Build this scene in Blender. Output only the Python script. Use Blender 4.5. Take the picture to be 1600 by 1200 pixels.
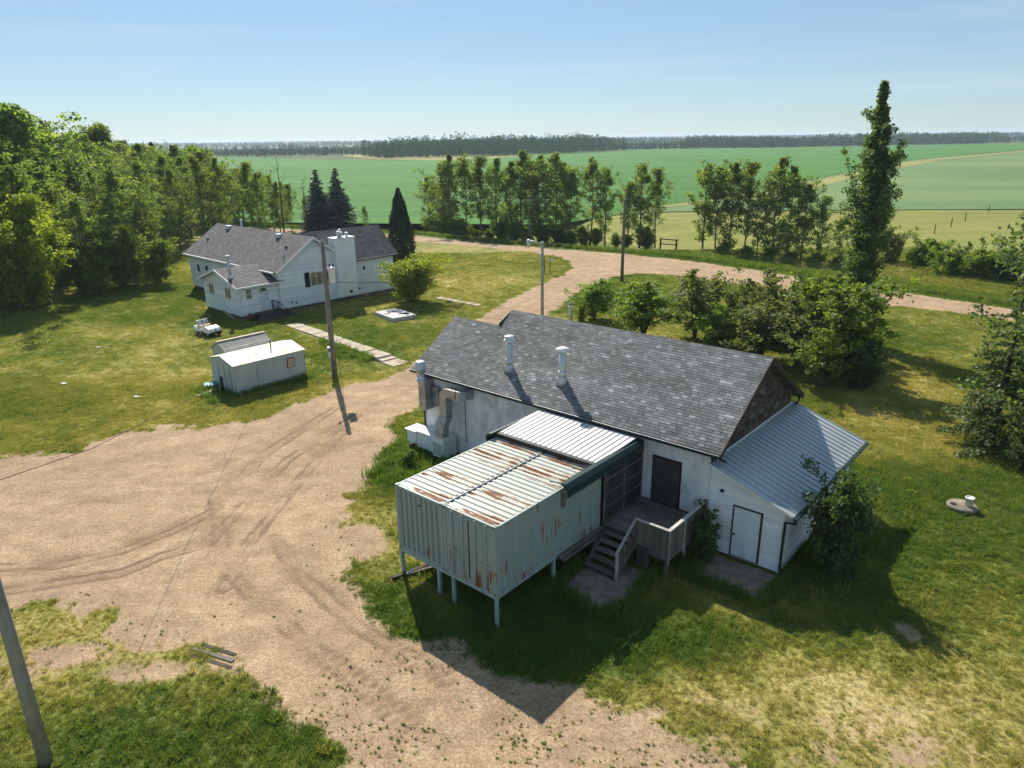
import bpy, math, random
import numpy as np
from mathutils import Matrix, Vector

# ------------------------------------------------------------------ camera, sky, sun, exposure
scene = bpy.context.scene
for o in list(bpy.data.objects):
    bpy.data.objects.remove(o)
R = math.radians
col = scene.collection

cam_data = bpy.data.cameras.new('camera')
cam_data.sensor_width = 36.0
cam_data.lens = 25.2
cam_data.clip_start = 0.1
cam_data.clip_end = 40000
cam = bpy.data.objects.new('camera', cam_data)
col.objects.link(cam)
cam.matrix_world = Matrix.Translation((0, 0, 15.5)) @ Matrix.Rotation(R(71.1), 4, 'X') @ Matrix.Rotation(R(-0.75), 4, 'Z')
scene.camera = cam

SUN_AZ, SUN_EL = -17.0, 40.5          # degrees from +Y towards +X, above horizon
world = bpy.data.worlds.new('World')
scene.world = world
world.use_nodes = True
wn, wl = world.node_tree.nodes, world.node_tree.links
bg = wn['Background']
sky = wn.new('ShaderNodeTexSky')
sky.sky_type = 'NISHITA'
sky.sun_disc = False
sky.sun_elevation = R(SUN_EL)
sky.sun_rotation = R(SUN_AZ)
sky.altitude = 650
sky.air_density = 1.0
sky.dust_density = 0.15
sky.ozone_density = 3.0
# thin streaks of high cloud
tc = wn.new('ShaderNodeTexCoord')
mp = wn.new('ShaderNodeMapping'); mp.inputs['Scale'].default_value = (1.0, 1.6, 14.0)
mp.inputs['Rotation'].default_value = (0, R(3), R(20))
nz = wn.new('ShaderNodeTexNoise'); nz.inputs['Scale'].default_value = 2.2; nz.inputs['Detail'].default_value = 7; nz.inputs['Roughness'].default_value = .55
nz.inputs['Distortion'].default_value = .6
rp = wn.new('ShaderNodeValToRGB'); rp.color_ramp.elements[0].position = .5; rp.color_ramp.elements[1].position = .8
rp.color_ramp.elements[1].color = (.5, .5, .5, 1)
mixc = wn.new('ShaderNodeMixRGB'); mixc.inputs['Color2'].default_value = (6.3, 7.4, 8.2, 1)
wl.new(tc.outputs['Generated'], mp.inputs['Vector']); wl.new(mp.outputs['Vector'], nz.inputs['Vector'])
wl.new(nz.outputs['Fac'], rp.inputs['Fac']); wl.new(rp.outputs['Color'], mixc.inputs['Fac'])
tint = wn.new('ShaderNodeMixRGB'); tint.blend_type = 'MULTIPLY'; tint.inputs['Fac'].default_value = 1; tint.inputs['Color2'].default_value = (.83, .92, 1.02, 1)
veil = wn.new('ShaderNodeMixRGB'); veil.inputs['Fac'].default_value = .42; veil.inputs['Color2'].default_value = (3.9, 5.6, 6.7, 1)
wl.new(sky.outputs['Color'], tint.inputs['Color1']); wl.new(tint.outputs['Color'], veil.inputs['Color1']); wl.new(veil.outputs['Color'], mixc.inputs['Color1']); wl.new(mixc.outputs['Color'], bg.inputs['Color'])
bg.inputs['Strength'].default_value = 0.057

sun_data = bpy.data.lights.new('sun', 'SUN')
sun_data.energy = 4.4
sun_data.angle = R(0.55)
sun_data.color = (1.0, 0.93, 0.82)
sun = bpy.data.objects.new('sun', sun_data)
col.objects.link(sun)
to_sun = Vector((math.sin(R(SUN_AZ)) * math.cos(R(SUN_EL)), math.cos(R(SUN_AZ)) * math.cos(R(SUN_EL)), math.sin(R(SUN_EL))))
sun.rotation_euler = to_sun.to_track_quat('Z', 'Y').to_euler()
sun.location = to_sun * 60

vs = scene.view_settings
vs.view_transform = 'Standard'
try: vs.look = 'None'
except Exception: pass
vs.gamma = 1.0
vs.exposure = 0.86
vs.use_curve_mapping = False
scene.render.engine = 'CYCLES'
cy = scene.cycles
cy.use_adaptive_sampling = True; cy.adaptive_threshold = 0.02
cy.max_bounces = 6; cy.diffuse_bounces = 4; cy.glossy_bounces = 2; cy.transmission_bounces = 4; cy.transparent_max_bounces = 8; cy.volume_bounces = 0
cy.caustics_reflective = False; cy.caustics_refractive = False
cy.use_denoising = True

# ------------------------------------------------------------------ helpers
RNG = np.random.default_rng(7)

def tag(o, label=None, cat=None, group=None, kind=None):
    if label: o['label'] = label
    if cat: o['category'] = cat
    if group: o['group'] = group
    if kind: o['kind'] = kind
    return o

def empty(name, loc=(0, 0, 0), rz=0.0):
    o = bpy.data.objects.new(name, None)
    o.empty_display_size = .3
    col.objects.link(o)
    o.location = loc
    o.rotation_euler = (0, 0, rz)
    return o

def obj(name, me, parent=None, loc=None, rot=None, scale=None):
    o = bpy.data.objects.new(name, me)
    col.objects.link(o)
    if parent: o.parent = parent
    if loc is not None: o.location = loc
    if rot is not None: o.rotation_euler = rot
    if scale is not None: o.scale = scale
    return o

def mesh_np(name, v, f, mat=None, smooth=False):
    """v (n,3), f (m,k) with one k"""
    me = bpy.data.meshes.new(name)
    v = np.asarray(v, np.float32); f = np.asarray(f, np.int32)
    m, k = f.shape
    me.vertices.add(len(v)); me.vertices.foreach_set('co', v.ravel())
    me.loops.add(m * k); me.loops.foreach_set('vertex_index', f.ravel())
    me.polygons.add(m)
    me.polygons.foreach_set('loop_start', np.arange(0, m * k, k, dtype=np.int32))
    me.polygons.foreach_set('loop_total', np.full(m, k, np.int32))
    if smooth: me.polygons.foreach_set('use_smooth', np.ones(m, bool))
    if mat: me.materials.append(mat)
    me.update(calc_edges=True)
    return me

class MB:
    """collects shapes; build() links them as one mesh object"""
    def __init__(s): s.v, s.f = [], []
    def add(s, v, f):
        b = len(s.v); s.v += [tuple(p) for p in v]; s.f += [tuple(i + b for i in q) for q in f]; return s
    def box(s, x0, x1, y0, y1, z0, z1):
        return s.add([(x0, y0, z0), (x1, y0, z0), (x1, y1, z0), (x0, y1, z0), (x0, y0, z1), (x1, y0, z1), (x1, y1, z1), (x0, y1, z1)],
                     [(3, 2, 1, 0), (4, 5, 6, 7), (0, 1, 5, 4), (1, 2, 6, 5), (2, 3, 7, 6), (3, 0, 4, 7)])
    def prism(s, poly, vec):
        n = len(poly); vec = Vector(vec); poly = [Vector(p) for p in poly]
        nrm = Vector((0, 0, 0))
        for i in range(n):
            nrm += (poly[i] - poly[0]).cross(poly[(i + 1) % n] - poly[0])
        if nrm.dot(vec) > 0: poly = poly[::-1]
        top = [p + vec for p in poly]
        return s.add(poly + top, [tuple(range(n)), tuple(range(2 * n - 1, n - 1, -1))] +
                     [(i, i + n, (i + 1) % n + n, (i + 1) % n) for i in range(n)])
    def tube(s, path, rad, n=8, cap=True):
        path = [Vector(p) for p in path]
        if not hasattr(rad, '__len__'): rad = [rad] * len(path)
        b = []; rings = []
        up = Vector((0, 0, 1))
        d0 = (path[1] - path[0]).normalized()
        x = d0.cross(up)
        if x.length < .05: x = d0.cross(Vector((1, 0, 0)))
        x.normalize()
        vv, ff = [], []
        for i, p in enumerate(path):
            if i == 0: d = path[1] - path[0]
            elif i == len(path) - 1: d = path[-1] - path[-2]
            else: d = path[i + 1] - path[i - 1]
            d.normalize()
            x = (x - d * x.dot(d)).normalized(); y = d.cross(x)
            for k in range(n):
                a = 2 * math.pi * k / n
                vv.append(p + (x * math.cos(a) + y * math.sin(a)) * rad[i])
        for i in range(len(path) - 1):
            for k in range(n):
                ff.append((i * n + k, i * n + (k + 1) % n, (i + 1) * n + (k + 1) % n, (i + 1) * n + k))
        if cap:
            ff.append(tuple(range(n - 1, -1, -1))); ff.append(tuple((len(path) - 1) * n + k for k in range(n)))
        return s.add(vv, ff)
    def lathe(s, prof, cx=0, cy=0, n=20):
        vv = [(cx + r * math.cos(2 * math.pi * k / n), cy + r * math.sin(2 * math.pi * k / n), z) for r, z in prof for k in range(n)]
        ff = [(i * n + k, i * n + (k + 1) % n, (i + 1) * n + (k + 1) % n, (i + 1) * n + k) for i in range(len(prof) - 1) for k in range(n)]
        ff.append(tuple(range(n - 1, -1, -1))); ff.append(tuple((len(prof) - 1) * n + k for k in range(n)))
        return s.add(vv, ff)
    def sweep_rect(s, path, w, h, side):
        """rectangular duct along a path; side = the constant horizontal-ish width direction"""
        path = [Vector(p) for p in path]; side = Vector(side).normalized(); vv, ff = [], []
        for i, p in enumerate(path):
            d = (path[min(i + 1, len(path) - 1)] - path[max(i - 1, 0)]).normalized()
            o = d.cross(side).normalized()
            for a, b in ((-1, -1), (1, -1), (1, 1), (-1, 1)):
                vv.append(p + side * (a * w / 2) + o * (b * h / 2))
        for i in range(len(path) - 1):
            for k in range(4):
                ff.append((i * 4 + k, i * 4 + (k + 1) % 4, i * 4 + 4 + (k + 1) % 4, i * 4 + 4 + k))
        e = (len(path) - 1) * 4
        ff += [(3, 2, 1, 0), (e, e + 1, e + 2, e + 3)]
        return s.add(vv, ff)
    def mesh(s, name, mat=None, smooth=False):
        me = bpy.data.meshes.new(name)
        me.from_pydata([tuple(p) for p in s.v], [], s.f)
        if mat: me.materials.append(mat)
        if smooth:
            for p in me.polygons: p.use_smooth = True
        me.update()
        return me
    def build(s, name, mat, parent=None, smooth=False, bevel=0, loc=None, rot=None):
        o = obj(name, s.mesh(name, mat, smooth), parent, loc, rot)
        if bevel:
            m = o.modifiers.new('bevel', 'BEVEL'); m.width = bevel; m.segments = 2; m.limit_method = 'ANGLE'
        return o

def box(name, x0, x1, y0, y1, z0, z1, mat, parent=None, bevel=0):
    return MB().box(x0, x1, y0, y1, z0, z1).build(name, mat, parent, bevel=bevel)

# numpy noise shared by the ground colour and the grass that grows on it
_H = np.random.default_rng(11).random((256, 256))
def vnoise(x, y):
    xi = np.floor(x).astype(int); yi = np.floor(y).astype(int); fx = x - xi; fy = y - yi
    fx = fx * fx * (3 - 2 * fx); fy = fy * fy * (3 - 2 * fy)
    g = lambda a, b: _H[a % 256, b % 256]
    return (g(xi, yi) * (1 - fx) + g(xi + 1, yi) * fx) * (1 - fy) + (g(xi, yi + 1) * (1 - fx) + g(xi + 1, yi + 1) * fx) * fy
def fbm(x, y, s, o=4):
    t = np.zeros_like(np.asarray(x, float)); a = .5; w = 0
    for i in range(o):
        t += a * vnoise(x / s + 17.3 * i, y / s + 5.1 * i); w += a; a *= .5; s *= .5
    return t / w
def sstep(a, b, x):
    t = np.clip((x - a) / (b - a), 0, 1); return t * t * (3 - 2 * t)
def seg_dist(px, py, pts, closed=False):
    pts = list(pts); n = len(pts); d = np.full(px.shape, 1e9)
    for i in range(n if closed else n - 1):
        (ax, ay), (bx, by) = pts[i], pts[(i + 1) % n]
        ex, ey = bx - ax, by - ay
        t = np.clip(((px - ax) * ex + (py - ay) * ey) / (ex * ex + ey * ey + 1e-9), 0, 1)
        d = np.minimum(d, np.hypot(px - ax - t * ex, py - ay - t * ey))
    return d
def inside(px, py, pts):
    c = np.zeros(px.shape, bool); n = len(pts)
    for i in range(n):
        (ax, ay), (bx, by) = pts[i], pts[(i + 1) % n]
        if ay == by: continue
        m = ((ay > py) != (by > py)) & (px < (bx - ax) * (py - ay) / (by - ay) + ax)
        c ^= m
    return c
def sdist(px, py, pts):
    d = seg_dist(px, py, pts, True)
    return np.where(inside(px, py, pts), d, -d)

# ------------------------------------------------------------------ materials
class NT:
    def __init__(s, name):
        s.m = bpy.data.materials.new(name); s.m.use_nodes = True
        s.n, s.l = s.m.node_tree.nodes, s.m.node_tree.links
        s.b = s.n['Principled BSDF']; s.out = s.n['Material Output']
    def new(s, t, **k):
        n = s.n.new(t)
        for a, v in k.items(): setattr(n, a, v)
        return n
    def put(s, sock, v):
        if hasattr(v, 'links') or hasattr(v, 'is_output'): s.l.new(v, sock)
        elif isinstance(v, (tuple, list)): sock.default_value = (*v, 1) if len(v) == 3 and sock.type == 'RGBA' else v
        else: sock.default_value = v
    def coord(s, kind='Object', scale=(1, 1, 1), rot=(0, 0, 0)):
        c = s.new('ShaderNodeTexCoord'); m = s.new('ShaderNodeMapping')
        m.inputs['Scale'].default_value = scale; m.inputs['Rotation'].default_value = rot
        s.l.new(c.outputs[kind], m.inputs['Vector']); return m.outputs['Vector']
    def noise(s, scale, detail=4, vec=None, rough=.55, dist=0):
        n = s.new('ShaderNodeTexNoise'); n.inputs['Scale'].default_value = scale; n.inputs['Detail'].default_value = detail
        n.inputs['Roughness'].default_value = rough; n.inputs['Distortion'].default_value = dist
        if vec is not None: s.l.new(vec, n.inputs['Vector'])
        return n.outputs['Fac']
    def ramp(s, fac, stops):
        r = s.new('ShaderNodeValToRGB'); e = r.color_ramp.elements
        while len(e) < len(stops): e.new(.5)
        for i, (p, c) in enumerate(stops):
            e[i].position = p; e[i].color = (c, c, c, 1) if not hasattr(c, '__len__') else (*c, 1)
        s.l.new(fac, r.inputs['Fac']); return r.outputs['Color']
    def mix(s, fac, a, b, mode='MIX'):
        n = s.new('ShaderNodeMixRGB', blend_type=mode)
        s.put(n.inputs['Fac'], fac); s.put(n.inputs['Color1'], a); s.put(n.inputs['Color2'], b); return n.outputs['Color']
    def math(s, op, a, b=0.0, clamp=False):
        n = s.new('ShaderNodeMath', operation=op, use_clamp=clamp); s.put(n.inputs[0], a); s.put(n.inputs[1], b); return n.outputs[0]
    def attr(s, name, kind='GEOMETRY'):
        n = s.new('ShaderNodeAttribute', attribute_name=name, attribute_type=kind); return n
    def sep(s, c):
        n = s.new('ShaderNodeSeparateColor'); s.l.new(c, n.inputs[0]); return n.outputs
    def bump(s, h, strength=.3, dist=.05):
        n = s.new('ShaderNodeBump'); n.inputs['Strength'].default_value = strength; n.inputs['Distance'].default_value = dist
        s.l.new(h, n.inputs['Height']); s.l.new(n.outputs['Normal'], s.b.inputs['Normal'])
    def done(s, color, rough=.8, metal=0, spec=.3):
        s.put(s.b.inputs['Base Color'], color); s.put(s.b.inputs['Roughness'], rough); s.put(s.b.inputs['Metallic'], metal)
        s.b.inputs['Specular IOR Level'].default_value = spec
        return s.m

def plain(name, c, rough=.7, metal=0, var=.12, scale=6, spec=.3, bump=0, stretch=(1, 1, 1)):
    t = NT(name); v = t.coord('Object', stretch)
    n = t.noise(scale, 5, v)
    k = t.ramp(n, [(.3, 1 - var), (.7, 1 + var)])
    colr = t.mix(1, c, k, 'MULTIPLY')
    if bump: t.bump(n, bump, .03)
    return t.done(colr, rough, metal, spec)

M = {}
def make_materials():
    M['green_trim'] = plain('green_trim', (.012, .035, .032), .45, 0, .25, 3)
    M['dark_metal'] = plain('dark_metal', (.03, .032, .034), .5, .3, .3)
    M['galv'] = plain('galvanised', (.55, .56, .57), .42, .35, .16, 9)
    M['duct'] = plain('duct_metal', (.36, .365, .37), .38, .5, .3, 3)
    M['white_metal'] = plain('white_metal', (.68, .69, .70), .45, 0, .08, 4)
    M['black'] = plain('black_paint', (.012, .012, .014), .5, 0, .3)
    M['concrete'] = plain('concrete', (.21, .175, .14), .9, 0, .38, 2.6, bump=.2)
    M['slab'] = plain('path_concrete', (.40, .335, .255), .9, 0, .2, 1.7, bump=.15)
    M['foundation'] = plain('foundation', (.13, .12, .115), .9, 0, .35, 1.2)
    M['wellc'] = plain('pale_concrete', (.48, .47, .46), .85, 0, .2, 2)
    M['pvc'] = plain('white_plastic', (.76, .76, .75), .4, 0, .06)
    M['rubber'] = plain('rubber', (.02, .02, .02), .7)
    M['steel_paint'] = plain('pale_steel_paint', (.30, .40, .40), .5, .1, .2, 2)
    M['brown_trim'] = plain('brown_trim', (.045, .03, .025), .6, 0, .2)
    M['rust_frame'] = plain('rust_frame', (.12, .045, .025), .7)
    M['blind'] = plain('blind', (.55, .43, .30), .7)
    M['tarp'] = plain('blue_tarp', (.08, .30, .38), .5, 0, .3, 12)
    M['green_hose'] = plain('green_hose', (.05, .32, .13), .5)
    # weathered wood
    def wood(name, a, b, sx=(12, 12, .8), sc=3):
        t = NT(name); v = t.coord('Object', sx)
        n = t.noise(sc, 6, v, .6, .4); n2 = t.noise(1.3, 3, t.coord('Object'))
        c = t.mix(t.ramp(n, [(.3, 0), (.7, 1)]), a, b); c = t.mix(1, c, t.ramp(n2, [(.3, .75), (.7, 1.2)]), 'MULTIPLY')
        oi = t.new('ShaderNodeObjectInfo'); c = t.mix(1, c, t.ramp(oi.outputs['Random'], [(0, .75), (1, 1.25)]), 'MULTIPLY')
        t.bump(n, .25, .01); return t.done(c, .85)
    M['wood_dark'] = wood('dark_boards', (.040, .034, .034), (.075, .062, .058))
    M['wood_grey'] = wood('grey_boards', (.11, .095, .085), (.20, .175, .155))
    M['wood_deck'] = wood('deck_boards', (.12, .105, .095), (.20, .18, .165), (1.2, 12, 12))
    M['wood_rail'] = wood('rail_boards', (.30, .29, .27), (.44, .42, .39), (3, 3, 3))
    M['wood_pole'] = wood('pole_wood', (.10, .085, .07), (.24, .205, .17), (14, 14, .5))
    M['wood_pale'] = wood('pole_wood_pale', (.24, .22, .19), (.40, .37, .33), (14, 14, .5))
    M['shake'] = None
    t = NT('gable_shakes'); n = t.noise(2.3, 7, t.coord('Object', (1, 1, 1.6)), .65, .8)
    c = t.ramp(n, [(.30, (.028, .021, .018)), (.48, (.080, .060, .048)), (.58, (.13, .10, .08)), (.70, (.30, .26, .22))])
    t.bump(n, .5, .03); M['shake'] = t.done(c, .9)
    # white paint with faint streaks
    def paint(name, c, dirt=(.35, .35, .33), amt=.35, sx=(1, 1, .25)):
        t = NT(name); n = t.noise(2.2, 6, t.coord('Object', sx), .6); n2 = t.noise(.7, 3, t.coord('Object'))
        k = t.math('MULTIPLY', t.ramp(n, [(.48, 0), (.78, 1)]), amt); cc = t.mix(k, c, dirt)
        cc = t.mix(1, cc, t.ramp(n2, [(.3, .93), (.7, 1.04)]), 'MULTIPLY'); oi = t.new('ShaderNodeObjectInfo'); cc = t.mix(1, cc, t.ramp(oi.outputs['Random'], [(0, .86), (1, 1.06)]), 'MULTIPLY'); return t.done(cc, .55, 0, .4)
    M['siding'] = paint('white_siding', (.80, .81, .82), amt=.18)
    M['door'] = paint('white_door', (.70, .74, .77), amt=.3)
    M['trim'] = paint('white_trim', (.80, .80, .79), amt=.12)
    t = NT('stucco'); n = t.noise(1.6, 7, t.coord('Object', (1, 1, .5)), .65, .5); n2 = t.noise(28, 3, t.coord('Object'))
    c = t.mix(t.ramp(n, [(.44, 0), (.70, .8)]), (.80, .81, .81), (.42, .43, .44)); t.bump(n2, .5, .02)
    M['stucco'] = t.done(c, .9)
    M['shed'] = paint('shed_metal', (.44, .49, .47), (.30, .31, .28), .5)
    t = NT('shed_roof'); n = t.noise(.9, 5, t.coord('Object'), .6, .5)
    M['shed_roof'] = t.done(t.mix(t.ramp(n, [(.42, 0), (.62, 1)]), (.46, .48, .44), (.50, .39, .25)), .6, .0)
    t = NT('glass'); M['glass'] = t.done((.035, .045, .05), .06, 0, .8)
    t = NT('glass_amber'); n = t.noise(3, 4, t.coord('Object'))
    M['glass_curtain'] = t.done(t.ramp(n, [(.35, (.10, .08, .05)), (.6, (.26, .21, .13))]), .1, 0, .8)
    # sheet metal roofs
    t = NT('bright_roof_sheet'); n = t.noise(1.2, 4, t.coord('Object', (1, .2, 1)))
    M['roof_bright'] = t.done(t.ramp(n, [(.3, (.60, .61, .62)), (.7, (.74, .75, .75))]), .5, .0, .5)
    t = NT('grey_roof_sheet'); n = t.noise(1.6, 5, t.coord('Object', (.3, 1, 1)))
    M['roof_grey'] = t.done(t.ramp(n, [(.3, (.36, .40, .42)), (.7, (.47, .50, .52))]), .42, .35, .5)
    M['roof_rib'] = plain('roof_rib', (.20, .21, .22), .5, .3, .15)
    # asphalt shingles: one tone value per shingle
    t = NT('shingles'); a = t.attr('tone').outputs['Fac']; n = t.noise(60, 3, t.coord('Object'))
    c = t.ramp(a, [(0, (.080, .082, .083)), (.4, (.150, .153, .155)), (.75, (.24, .244, .247)), (1, (.36, .365, .37))])
    c = t.mix(1, c, t.ramp(n, [(.3, .8), (.7, 1.2)]), 'MULTIPLY'); t.bump(n, .3, .008)
    M['shingle'] = t.done(c, .9)
    t = NT('shingle_under'); M['shingle_under'] = t.done((.03, .03, .033), .95)
    t = NT('house_shingles')
    br = t.new('ShaderNodeTexBrick'); t.l.new(t.coord('UV'), br.inputs['Vector'])
    br.inputs['Scale'].default_value = 1.0; br.inputs['Brick Width'].default_value = .32; br.inputs['Row Height'].default_value = .15
    br.inputs['Mortar Size'].default_value = .008; br.inputs['Bias'].default_value = -.1
    br.inputs['Color1'].default_value = (.085, .082, .086, 1); br.inputs['Color2'].default_value = (.17, .163, .168, 1); br.inputs['Mortar'].default_value = (.03, .03, .03, 1)
    n = t.noise(.8, 5, t.coord('Object')); c = t.mix(1, br.outputs['Color'], t.ramp(n, [(.3, .8), (.7, 1.2)]), 'MULTIPLY')
    M['house_shingle'] = t.done(c, .9)
    # container paint: rust runs, object coordinates (x across, y along)
    def container(name, base, roof, lo, foot=.12):
        t = NT(name)
        g = t.new('ShaderNodeTexCoord'); sx = t.new('ShaderNodeSeparateXYZ'); t.l.new(g.outputs['Object'], sx.inputs[0])
        v = t.coord('Object', (.45, 5.5, 3) if roof else (5.5, 5.5, .55))
        n = t.noise(1.0, 8, v, .6, .1); n2 = t.noise(1.0, 3, t.coord('Object', (.5, 1.1, 1) if roof else (1, 1, .8)))
        n3 = t.noise(14, 5, t.coord('Object')); n4 = t.noise(2.5, 5, t.coord('Object', (.3, 1, 1) if roof else (1, 1, .2)))
        w = t.math('ADD', n, t.math('MULTIPLY', t.math('SUBTRACT', n2, .5), .75))
        if roof: w = t.math('ADD', w, t.ramp(sx.outputs['Y'], [(0, .16), (.05, .13), (.09, 0)]))
        else: w = t.math('ADD', w, t.ramp(sx.outputs['Z'], [(0, foot), (.5, 0)]))
        w2 = t.math('ADD', w, t.math('MULTIPLY', t.math('SUBTRACT', n3, .5), .16))
        rust = t.ramp(w2, [(lo, 0), (lo + .035, 1)]); edge = t.ramp(w2, [(lo - .09, 0), (lo + .01, 1)])
        c = t.mix(t.ramp(n4, [(.35, 0), (.75, .5)]), base, tuple(x * .72 for x in base))
        c = t.mix(t.math('MULTIPLY', edge, .5), c, (.42, .31, .17))
        rc = t.ramp(n3, [(.3, (.085, .035, .022)), (.7, (.30, .145, .085))])
        c = t.mix(rust, c, rc)
        return t.done(c, t.ramp(rust, [(0, .5), (1, .9)]), 0, .35)
    M['cont_side'] = container('container_paint', (.29, .365, .345), False, .665)
    M['cont_clean'] = container('container_paint_clean', (.29, .365, .345), False, .74, .03)
    M['cont_roof'] = container('container_roof_paint', (.37, .40, .365), True, .562)

    # ground: R dirt, G dry, B tracks/gravel tone
    t = NT('ground'); at = t.attr('mask').outputs['Color']; s = t.sep(at)
    ob = t.coord('Object')
    nf = t.noise(9, 6, ob, .7); nm = t.noise(1.1, 6, ob, .6); nl = t.noise(.13, 4, ob); ns = t.noise(45, 3, ob, .7)
    dirt = t.math('ADD', s[0], t.math('MULTIPLY', t.math('SUBTRACT', nf, .5), .75)); dirt = t.math('ADD', dirt, t.math('MULTIPLY', t.math('SUBTRACT', nm, .5), .7))
    dm = t.ramp(dirt, [(.38, 0), (.62, 1)])
    dry = t.math('ADD', s[1], t.math('MULTIPLY', t.math('SUBTRACT', nm, .5), .5)); dry = t.math('ADD', dry, t.math('MULTIPLY', t.math('SUBTRACT', nf, .5), .3))
    gc = t.ramp(dry, [(.1, (.080, .125, .026)), (.45, (.175, .185, .042)), (.7, (.29, .26, .080)), (.95, (.42, .345, .155))])
    gc = t.mix(1, gc, t.ramp(ns, [(.3, .6), (.7, 1.35)]), 'MULTIPLY'); gc = t.mix(1, gc, t.ramp(t.noise(5, 4, ob, .7), [(.35, .72), (.65, 1.25)]), 'MULTIPLY'); gc = t.mix(1, gc, t.ramp(nf, [(.3, .75), (.7, 1.2)]), 'MULTIPLY')
    dc = t.ramp(nm, [(.25, (.305, .212, .130)), (.55, (.40, .288, .182)), (.8, (.475, .362, .245))])
    ng = t.noise(17, 3, ob, .75); peb = t.new('ShaderNodeTexVoronoi'); peb.inputs['Scale'].default_value = 15; t.l.new(ob, peb.inputs['Vector'])
    dc = t.mix(1, dc, t.ramp(ng, [(.30, .62), (.5, 1), (.72, 1.28)]), 'MULTIPLY'); dc = t.mix(1, dc, t.ramp(t.sep(peb.outputs['Color'])[0], [(.1, .82), (.9, 1.16)]), 'MULTIPLY')
    dc = t.mix(1, dc, t.ramp(ns, [(.25, .72), (.5, 1), (.8, 1.22)]), 'MULTIPLY'); dc = t.mix(1, dc, t.ramp(nf, [(.3, .86), (.7, 1.1)]), 'MULTIPLY')
    dc = t.mix(1, dc, t.ramp(nl, [(.3, .84), (.7, 1.08)]), 'MULTIPLY'); dc = t.mix(1, dc, t.ramp(t.noise(.9, 7, t.coord('Object', (.35, 1, 1), (0, 0, R(35))), .68, .6), [(.3, .80), (.65, 1.10)]), 'MULTIPLY')
    trk = t.math('MULTIPLY', s[2], t.ramp(nf, [(.3, .45), (.6, 1)]))
    dc = t.mix(t.math('MULTIPLY', trk, .9), dc, (.165, .105, .068))
    c = t.mix(dm, gc, dc)
    h = t.math('ADD', t.math('MULTIPLY', nf, .6), t.math('MULTIPLY', ns, .4)); h = t.math('SUBTRACT', h, t.math('MULTIPLY', s[2], .5))
    t.bump(h, .6, .06)
    M['ground'] = t.done(c, .95, 0, .1)
    # fields
    def field(name, a, b, stretch, rotz, sc=.02, extra=None):
        t = NT(name); v = t.coord('Object', stretch, (0, 0, rotz)); n = t.noise(sc, 7, v, .6); n2 = t.noise(.012, 4, t.coord('Object')); n3 = t.noise(.8, 4, t.coord('Object'))
        c = t.mix(t.ramp(n, [(.35, 0), (.68, 1)]), a, b); c = t.mix(1, c, t.ramp(n2, [(.3, .85), (.7, 1.15)]), 'MULTIPLY')
        c = t.mix(1, c, t.ramp(n3, [(.3, .86), (.7, 1.14)]), 'MULTIPLY')
        if extra: c = t.mix(t.ramp(n2, [(.5, 0), (.66, .8)]), c, extra)
        return t.done(c, .95, 0, .1)
    M['crop'] = field('green_crop', (.044, .135, .026), (.080, .200, .038), (.15, 6, 1), R(8))
    M['crop_pale'] = field('pale_crop', (.105, .185, .070), (.145, .215, .090), (.25, 3, 1), R(-10), .03, (.17, .21, .085))
    M['pasture'] = field('pasture', (.17, .195, .045), (.26, .255, .070), (.6, 2.4, 1), 0, .09, (.30, .26, .11))
    M['stubble'] = field('dry_strip', (.27, .24, .09), (.19, .22, .07), (1, 2, 1), 0, .05)
    M['far_land'] = field('far_land', (.030, .060, .022), (.085, .125, .045), (.35, 2.5, 1), 0, .004, (.17, .17, .07))
    # leaves: diffuse + translucent, tone per leaf
    def leaf(name, dark, mid, light, trans=.42, gloss=.035):
        t = NT(name); a = t.attr('tone').outputs['Fac']; c = t.ramp(a, [(0, dark), (.5, mid), (1, light)])
        oi = t.new('ShaderNodeObjectInfo'); hsv = t.new('ShaderNodeHueSaturation'); t.l.new(c, hsv.inputs['Color'])
        t.l.new(t.ramp(oi.outputs['Random'], [(0, .80), (1, 1.2)]), hsv.inputs['Value'])
        hh = t.math('ADD', t.math('MULTIPLY', oi.outputs['Random'], .022), .489); t.l.new(hh, hsv.inputs['Hue'])
        d = t.new('ShaderNodeBsdfDiffuse'); tr = t.new('ShaderNodeBsdfTranslucent'); gl = t.new('ShaderNodeBsdfGlossy'); gl.inputs['Roughness'].default_value = .6
        t.l.new(hsv.outputs['Color'], d.inputs['Color']); t.l.new(t.mix(1, hsv.outputs['Color'], (1.25, 1.25, .55), 'MULTIPLY'), tr.inputs['Color'])
        m1 = t.new('ShaderNodeMixShader'); m1.inputs[0].default_value = trans; t.l.new(d.outputs[0], m1.inputs[1]); t.l.new(tr.outputs[0], m1.inputs[2])
        m2 = t.new('ShaderNodeMixShader'); m2.inputs[0].default_value = gloss; t.l.new(m1.outputs[0], m2.inputs[1]); t.l.new(gl.outputs[0], m2.inputs[2])
        t.l.new(m2.outputs[0], t.out.inputs['Surface']); return t.m
    M['leaf_aspen'] = leaf('leaf_aspen', (0.085, 0.14, 0.028), (0.19, 0.275, 0.054), (0.34, 0.4, 0.09), 0.56)
    M['leaf_poplar'] = leaf('leaf_poplar', (0.065, 0.12, 0.038), (0.13, 0.205, 0.062), (0.25, 0.32, 0.11), 0.48)
    M['leaf_lime'] = leaf('leaf_lime', (0.14, 0.18, 0.018), (0.27, 0.31, 0.032), (0.42, 0.43, 0.06), 0.52)
    M['leaf_green'] = leaf('leaf_green', (0.08, 0.135, 0.016), (0.17, 0.255, 0.032), (0.3, 0.37, 0.055), 0.5)
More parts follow.
